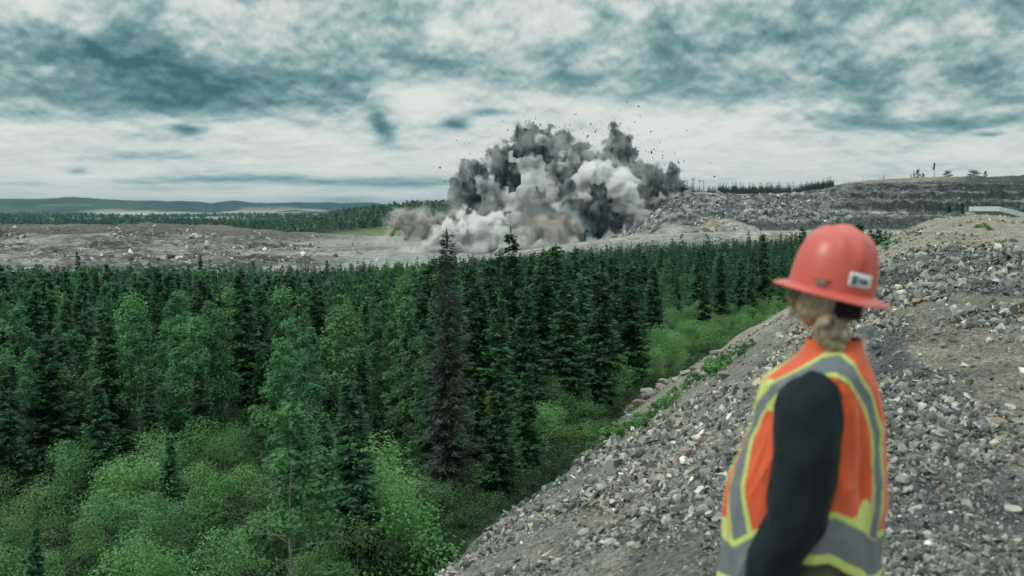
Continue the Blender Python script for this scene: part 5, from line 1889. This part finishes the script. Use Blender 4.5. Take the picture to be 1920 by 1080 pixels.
PERSON_X, PERSON_Y = .905, 2.85


def build_person():
    psi = math.radians(72)
    gz = float(bank_z(np.array(PERSON_X), np.array(PERSON_Y)))
    root = empty('person', (PERSON_X, PERSON_Y, -1.795), psi)
    tag(root, 'person in red hard hat and orange hi-vis vest standing on the gravel watching the blast', 'person')
    skin = plain_mat('skin', (.52, .30, .22), .55, .35, 60, .08, .15, .002)
    # head frame: turned towards the blast, tilted a little to the right as seen from behind
    MH = Matrix.Rotation(-psi, 3, 'Z') @ Matrix.Rotation(math.radians(11), 3, 'Y') @ Matrix.Rotation(math.radians(14), 3, 'Z') @ Matrix.Rotation(math.radians(2), 3, 'X')
    MH = np.array(MH)
    HC = np.array([.004, -.004, 1.545])

    def hd(p):
        return MH @ np.array(p, float) + HC

    def hball(c, r):
        return ((ICO2[0] * np.array(r) + np.array(c)) @ MH.T + HC, ICO2[1])
    # --- body: one skin over head, neck, torso, arms, hands, legs, feet
    S = []
    S += [hball((0, -.012, .025), (.073, .092, .086)), hball((0, .03, -.03), (.060, .062, .062)), hball((0, .048, -.066), (.043, .042, .030)), hball((0, .070, -.088), (.022, .020, .018)),
          hball((.034, .058, -.028), (.026, .026, .026)), hball((-.034, .058, -.028), (.026, .026, .026)), hball((0, .068, .030), (.050, .022, .020)),
          hball((0, .094, .004), (.009, .014, .022)), hball((0, .104, -.018), (.013, .013, .010)), hball((.010, .098, -.021), (.008, .009, .007)), hball((-.010, .098, -.021), (.008, .009, .007)),
          hball((0, .088, -.049), (.022, .011, .0055)), hball((0, .087, -.059), (.020, .011, .0065)),
          hball((.076, -.004, -.012), (.008, .019, .031)), hball((-.076, -.004, -.012), (.008, .019, .031))]
    S += chain([(0, -.025, 1.36), (0, -.012, 1.44), tuple(hd((0, -.012, -.045)))], [.058, .052, .052])
    S += [ball((0, 0, 1.30), (.150, .085, .085)), ball((0, .0, 1.20), (.135, .095, .12)), ball((0, 0, 1.06), (.115, .085, .13)), ball((0, -.005, .93), (.150, .105, .11))]
    LS, LE, LW = (-.172, .044, 1.245), (-.232, .060, .965), (-.215, .165, .735)
    RS, RE, RW = (.172, .0, 1.27), (.232, .01, .99), (.225, .10, .755)
    S += chain([LS, LE, LW], [.050, .040, .028]) + chain([RS, RE, RW], [.050, .040, .028])
    S += hand_shapes(LW, (.12, .50, -.80), (-.75, .45, .4), -1) + hand_shapes(RW, (-.05, .45, -.88), (.85, .3, .2), 1)
    for s in (-1, 1):
        S += chain([(s * .085, 0, .89), (s * .098, .02, .48), (s * .10, -.015, .09)], [.082, .054, .038])
        S += chain([(s * .10, -.03, .05), (s * .108, .13, .035)], [.040, .032])
    V, F = join_np(S)
    me = remeshed('body', V, F, .0052, 3, .5)
    me.materials.clear(); me.materials.append(skin)
    obj('body', me, root)
    for s in (-1, 1):
        v, f = ICO2
        obj('eye', np_mesh('eye', v * .0125 @ MH.T + hd((s * .032, .073, .006)), f, [plain_mat('eye_white', (.7, .7, .68), .3, .5, 5, .05)], None, True), root)
    # --- dark sweater
    sw = cloth_mat('dark_knit', (.009, .018, .021), .95, .02, 500, .2)
    Sw = [ball((0, 0, 1.28), (.160, .098, .10)), ball((0, 0, 1.12), (.145, .11, .16)), ball((0, 0, .95), (.165, .122, .12))]
    Sw += chain([(0, -.02, 1.34), (0, -.016, 1.385)], [.075, .060])
    Sw += chain([LS, (-.215, .048, 1.13), LE, (-.230, .11, .85), (-.216, .160, .748)], [.094, .094, .080, .070, .050]) + chain([(-.12, .01, 1.30), LS], [.07, .088])
    Sw += chain([RS, (.21, .0, 1.14), RE, (.230, .05, .875), (.226, .093, .77)], [.086, .084, .074, .064, .046]) + chain([(.12, -.01, 1.33), RS], [.07, .086])
    V, F = join_np(Sw)
    me = remeshed('sweater', V, F, .0075, 5, .5)
    n = len(me.vertices)
    co = np.empty(n * 3, np.float32); me.vertices.foreach_get('co', co); co = co.reshape(-1, 3).astype(float)
    no = np.empty(n * 3, np.float32); me.vertex_normals.foreach_get('vector', no); no = no.reshape(-1, 3)
    # folds running round the sleeves, tighter at the elbow
    arm = sstep(np.abs(co[:, 0]), .15, .2)
    RA, RB = rand_rot(2, np.random.default_rng(12))
    ph = noise3(co @ RA * 10.0, 3) + .6 * noise3(co @ RB * np.array([14, 26, 20.0]), 4)
    co += no * (ph * .0100 * (.3 + arm))[:, None]
    me.vertices.foreach_set('co', co.astype(np.float32).ravel()); me.update()
    me.materials.clear(); me.materials.append(sw)
    obj('sweater', me, root)
    # --- trousers and boots (below the frame)
    tr = cloth_mat('work_trousers', (.10, .095, .075), .9, .1)
    T = [ball((0, -.005, .92), (.165, .125, .10))]
    for s in (-1, 1):
        T += chain([(s * .085, 0, .87), (s * .10, .02, .48), (s * .102, -.012, .13)], [.105, .082, .072])
    V, F = join_np(T)
    me = remeshed('trousers', V, F, .009, 3, .5)
    me.materials.clear(); me.materials.append(tr); obj('trousers', me, root)
    bt = plain_mat('boot_leather', (.05, .035, .022), .6, .3, 30, .2)
    for s in (-1, 1):
        V, F = join_np(chain([(s * .102, -.02, .16), (s * .102, -.025, .06)], [.056, .052]) + chain([(s * .102, -.03, .045), (s * .112, .15, .035)], [.048, .044]))
        V[:, 2] = np.maximum(V[:, 2], 0.0)
        me = remeshed('boot', V, F, .008, 2, .5); me.materials.clear(); me.materials.append(bt); obj('boot', me, root)
    # --- hi-vis vest: rings round the torso; local angle 0 front, 90 left, 180 back
    zk = [.742, .76, .87, .948, 1.024, 1.10, 1.177, 1.253, 1.30, 1.335, 1.365, 1.39, 1.403, 1.412, 1.424]
    Fk = [.284, .283, .280, .278, .262, .232, .200, .184, .172, .126, .088, .064, .056, .054, .053]
    Bk = [.150, .152, .166, .182, .181, .176, .172, .160, .146, .130, .114, .104, .100, .098, .100]
    Ak = [.218, .216, .208, .203, .199, .197, .195, .192, .190, .180, .155, .118, .088, .078, .076]
    zs = np.concatenate([np.linspace(.742, 1.34, 150, endpoint=False), np.linspace(1.34, 1.424, 60)])
    fi = np.linspace(0, 360, 420, endpoint=False)
    Z, PHI = np.meshgrid(zs, fi, indexing='ij')
    ff, bb, aa = np.interp(Z, zk, Fk), np.interp(Z, zk, Bk), np.interp(Z, zk, Ak)
    ky = np.ones(7) / 7
    cosp, sinp = np.cos(np.radians(PHI)), np.sin(np.radians(PHI))
    ex = 2 / 2.35
    cx = np.sign(sinp) * np.abs(sinp) ** ex; cy = np.sign(cosp) * np.abs(cosp) ** ex
    x = -cx * aa
    y = cy * (ff + bb) / 2 + (ff - bb) / 2
    # soft folds and drape
    fold = noise2(PHI / 19.0 + Z * 2.2, Z * 3.0, 5) * .014 + noise2(PHI / 8.0 + Z * 5, Z * 6, 6) * .007 - .010 * np.abs(noise2(PHI / 13.0 - Z * 3, Z * 5.5, 7)) ** .7
    fold = fold * sstep(Z, 1.38, 1.25) + .010 * np.sin(np.radians(PHI * 9)) * sstep(Z, .92, .72)
    # a deep crease down the side behind the arm
    fold = fold - .016 * np.exp(-((PHI - 128 + (Z - 1.1) * 22) / 5.0) ** 2) * sstep(Z, .86, .98) * sstep(Z, 1.28, 1.18)
    rr = np.hypot(x, y) + 1e-6
    x = x + x / rr * fold; y = y + y / rr * fold
    zz = Z + np.interp(np.where(PHI > 180, 360 - PHI, PHI), [0, 45, 88, 112, 134, 156, 180], [-.055, -.035, .085, .085, .045, .0, .0]) * sstep(Z, 1.15, .86)
    Vv = np.stack([x, y, zz], -1).reshape(-1, 3)
    Fv = grid_faces(len(zs), len(fi), wrap=True)
    pc, zc = PHI.reshape(-1)[Fv[:, 0]], Z.reshape(-1)[Fv[:, 0]]
    sym = np.where(pc > 180, 360 - pc, pc)

    def dist_path(path):
        p = np.array([(a * math.pi / 180 * .185, z) for a, z in path])
        q = np.stack([sym * math.pi / 180 * .185, zc], 1)
        best = np.full(len(q), 9.0)
        for a, b in zip(p[:-1], p[1:]):
            t = np.clip(((q - a) @ (b - a)) / ((b - a) @ (b - a)), 0, 1)
            best = np.minimum(best, np.linalg.norm(q - a - t[:, None] * (b - a), axis=1))
        return best
    back = dist_path([(78, 1.362), (98, 1.370), (120, 1.345), (139, 1.272), (149, 1.18), (153, .88)])
    front = dist_path([(78, 1.362), (60, 1.335), (42, 1.29), (26, 1.21), (25, 1.14), (34, 1.03), (45, .93), (50, .86)])
    cls = np.zeros(len(Fv), int)                                            # 0 orange, 1 lime, 2 grey tape
    lim = np.minimum(back, front)
    cls[lim < .0315] = 1
    cls[lim < .0200] = 2
    cls[(zc < .925) & (sym < 32)] = 1
    cls[zc < .886 + .085 * np.exp(-((sym - 136) / 7.0) ** 2)] = 1
    cls[(front < .056) & (front > .02) & (zc > 1.225) & (zc < 1.31) & (sym > 20) & (sym < 60)] = 1
    cls[(lim < .0200) & (zc > .87) & (sym > 100)] = 2
    cls[zc < .868] = 2
    cls[zc < .766] = 1
    cls[(pc < 1.5) | (pc > 358.5)] = np.where(cls[(pc < 1.5) | (pc > 358.5)] == 0, 1, cls[(pc < 1.5) | (pc > 358.5)])
    mats = [cloth_mat('orange_mesh_cloth', (.66, .105, .036), .8, .25, 420), cloth_mat('lime_trim_cloth', (.53, .61, .17), .75, .2, 420), cloth_mat('grey_reflective_tape', (.155, .185, .195), .45, .05, 900)]

    def sub_mesh(name, k, parent):
        f = Fv[cls == k]
        u, inv = np.unique(f, return_inverse=True)
        o = obj(name, np_mesh(name, Vv[u], inv.reshape(f.shape), [mats[k]], None, True), parent)
        s = o.modifiers.new('thick', 'SOLIDIFY'); s.thickness = .004; s.offset = 0.6 if k else 0.0
        return o
    vest = sub_mesh('safety_vest', 0, root)
    sub_mesh('lime_trim', 1, vest)
    sub_mesh('reflective_tape', 2, vest)

    # --- hard hat
    red = plain_mat('red_shell', (.52, .090, .068), .38, .45, 6, .05)
    NB = 96
    th = np.linspace(0, 2 * np.pi, NB, endpoint=False)
    prof = [(1.0, .000), (1.0, .012), (.995, .03), (.975, .062), (.93, .094), (.85, .124), (.74, .147), (.58, .164), (.39, .175), (.20, .181), (.06, .183)]
    rows = []
    for t in np.linspace(0, len(prof) - 1, 42):
        i = int(min(t, len(prof) - 2)); f = t - i
        k = prof[i][0] * (1 - f) + prof[i + 1][0] * f; z = prof[i][1] * (1 - f) + prof[i + 1][1] * f
        xx = np.sin(th) * .116 * k; yy = np.cos(th) * .129 * k
        # raised rib from front to back over the crown, two shallow side ribs
        rib = .0075 * np.exp(-(xx / .014) ** 2) * sstep(z, .05, .11) + .004 * np.exp(-((np.abs(xx) - .048) / .010) ** 2) * sstep(z, .075, .125)
        rows.append(np.stack([xx * (1 + rib / .12), yy * (1 + rib / .12), np.full(NB, z) + rib * .9], 1))
    brim = []
    for f in np.linspace(1, 0, 9):
        ra = .116 + .042 * f; rb = .129 + (.046 + .006 * np.clip(np.cos(th), 0, 1)) * f
        brim.append(np.stack([np.sin(th) * ra, np.cos(th) * rb, np.full(NB, .002 - .020 * f ** 1.4) + .006 * f * np.abs(np.sin(th))], 1))
    low = [b - np.array([0, 0, .0045]) for b in brim[::-1]]
    inner = [np.stack([np.sin(th) * .110 * k, np.cos(th) * .123 * k, np.full(NB, z - .004)], 1) for k, z in ((1, .0), (.97, .06), (.8, .12), (.4, .17), (.05, .185))]
    RH = np.concatenate(low[::-1][:0] + inner[::-1] + low + brim + rows[1:])
    nrow = len(inner) + len(low) + len(brim) + len(rows) - 1
    HZ = np.array([0, -.004, .022])
    hat_v = (RH + HZ) @ MH.T + HC
    tip = ((rows[-1].mean(0) + HZ) @ MH.T + HC)[None]
    fh = grid_faces(nrow, NB, wrap=True)
    hat = np_mesh('hard_hat', hat_v, fh, [red], None, True)
    hat_o = obj('hard_hat', hat, root)
    last = (nrow - 1) * NB
    bm = bmesh.new(); bm.from_mesh(hat); bm.verts.ensure_lookup_table()
    cap = bm.faces.new([bm.verts[last + j] for j in range(NB)]); cap.smooth = True
    bmesh.ops.recalc_face_normals(bm, faces=bm.faces[:]); bm.to_mesh(hat); bm.free()

    def on_hat(ang, z, off=.0):
        """point and outward direction on the shell; ang from the back (180) measured as theta in degrees"""
        t = math.radians(ang); k = np.interp(z, [p[1] for p in prof], [p[0] for p in prof])
        return np.array([math.sin(t) * (.116 * k + off), math.cos(t) * (.129 * k + off), z]) + HZ

    def patch(name, a0, a1, z0, z1, off, m, parent, n=14, mcol=None):
        g_ = [on_hat(a, z, off) for z in np.linspace(z0, z1, 5) for a in np.linspace(a0, a1, n)]
        o = obj(name, np_mesh(name, np.array(g_) @ MH.T + HC, grid_faces(5, n), [m], None, True), parent)
        s = o.modifiers.new('thick', 'SOLIDIFY'); s.thickness = .0012; s.offset = 0
        return o
    # theta runs front 0 -> right side 90 -> back 180 -> left side 270 in the head frame
    st = patch('label_sticker', 196, 160, .024, .063, .0022, plain_mat('sticker_white', (.66, .70, .70), .5, .4, 40, .06), hat_o)
    inkd, inkb = plain_mat('ink_dark', (.035, .06, .075), .6, .3, 40, .1), plain_mat('ink_blue', (.05, .13, .19), .6, .3, 40, .2)
    patch('logo_mark', 192.5, 184, .031, .056, .0036, inkb, st, 6)
    for (a0, a1, z0, z1) in ((181.5, 178.5, .036, .050), (177, 173.5, .034, .049), (172.5, 167, .036, .048)):
        patch('lettering', a0, a1, z0, z1, .0036, inkd, st, 4)
    # accessory slot and lamp clip low on the left side
    patch('accessory_slot', 235, 222, .010, .024, .005, plain_mat('slot_plastic', (.12, .15, .13), .5, .4, 40, .1), hat_o, 6)
    patch('slot_hood', 240, 218, .025, .033, .006, red, hat_o, 8)
    # suspension strap hanging at the nape
    black = plain_mat('black_strap', (.012, .014, .016), .8, .2, 60, .1)
    g_ = []
    for z in np.linspace(.012, -.048, 6):
        for a in np.linspace(128, 206, 22):
            t = math.radians(a)
            g_.append(np.array([math.sin(t) * .089, math.cos(t) * .108 - .008, z + .004 * math.cos((a - 167) / 39 * 1.5)]))
    o = obj('nape_strap', np_mesh('nape_strap', np.array(g_) @ MH.T + HC, grid_faces(6, 22), [black], None, True), root)
    s = o.modifiers.new('thick', 'SOLIDIFY'); s.thickness = .006

    # --- hair: cap over the back of the skull, knot at the nape, loose strands
    hm = hair_mat()
    H = [hball((0, -.020, .022), (.083, .094, .092)), hball((0, -.040, -.030), (.072, .068, .050)), hball((.045, -.005, -.020), (.040, .055, .060)), hball((-.047, .004, -.024), (.040, .058, .064)), hball((-.052, .030, -.01), (.030, .036, .045))]
    V, F = join_np(H)
    me = remeshed('hair', V, F, .006, 4, .5)
    n = len(me.vertices)
    co = np.empty(n * 3, np.float32); me.vertices.foreach_get('co', co); co = co.reshape(-1, 3).astype(float)
    no = np.empty(n * 3, np.float32); me.vertex_normals.foreach_get('vector', no); no = no.reshape(-1, 3)
    co += no * (noise3(co * np.array([70, 70, 14.0]), 8) * .004)[:, None]
    me.vertices.foreach_set('co', co.astype(np.float32).ravel()); me.update()
    me.materials.clear(); me.materials.append(hm)
    hair = obj('hair', me, root)
    KN = hd((-.026, -.100, -.092))
    r = np.random.default_rng(4)
    parts = []
    right, upv = MH @ np.array([1, 0, 0]), np.array([0, 0, 1.0])
    for k in range(5):                                                     # twisted coils of the knot
        a0 = k * 1.25
        tt = np.linspace(0, 4.2, 14)
        rad = .033 + .008 * np.sin(k * 2.1)
        pts = [KN + right * math.cos(a0 + t) * rad * (1 - .10 * t / 4) + upv * math.sin(a0 + t) * rad * 1.1 + (MH @ np.array([0, -1, 0])) * (.004 * k - .010 + .006 * math.sin(2 * t)) for t in tt]
        parts.append(tube_np(pts, np.full(14, .0135), 8))
    parts.append(ball(KN, (.022, .022, .024)))
    parts.append(ball((hd((-.01, -.075, -.055)) + KN) / 2, (.030, .030, .030)))
    tail = [KN + np.array([0, 0, -.02]), KN + right * -.004 + np.array([0, 0, -.05]), KN + right * -.012 + np.array([0, 0, -.078])]
    parts.append(tube_np(tail, [.020, .015, .006], 8))
    V, F4 = [], []
    off = 0
    tri = []
    for v, f in parts:
        V.append(v)
        (tri if f.shape[1] == 3 else F4).append(f + off); off += len(v)
    obj('hair_knot', np_mesh('hair_knot', np.concatenate(V), [np.concatenate(F4), np.concatenate(tri)], [hm], None, True), hair)
    obj('hair_tie', np_mesh('hair_tie', ICO2[0] * np.array([.008, .008, .010]) + KN + right * .030 + np.array([0, -.0, .006]) + MH @ np.array([0, -.016, 0]), ICO2[1], [plain_mat('pale_tie', (.55, .52, .45), .6, .3, 40, .1)], None, True), hair)
    parts = []
    for k in range(26):
        b = hd((-.080 + r.uniform(-.008, .012), .030 + r.uniform(-.03, .03), .012))
        e = b + right * r.uniform(-.030, .004) + upv * r.uniform(-.12, -.05) + (MH @ np.array([0, 1, 0])) * r.uniform(-.01, .03)
        m_ = (b + e) / 2 + right * r.uniform(-.022, -.004)
        parts.append(tube_np([b + (hd((0, 0, 0)) - b) * .12, m_, e], [.0022, .0018, .0008], 4))
    obj('loose_strands', np_mesh('loose_strands', *join_np(parts), [hm], None, True), hair)
    parts = []
    for k in range(14):
        b = KN + right * r.uniform(-.02, .02) + upv * r.uniform(-.02, .02)
        e = b + right * r.uniform(-.05, .05) + upv * r.uniform(-.05, .03)
        parts.append(tube_np([b, (b + e) / 2 + upv * .008, e], [.0016, .0012, .0006], 4))
    obj('flyaway_strands', np_mesh('flyaway_strands', *join_np(parts), [hm], None, True), hair)


build_person()
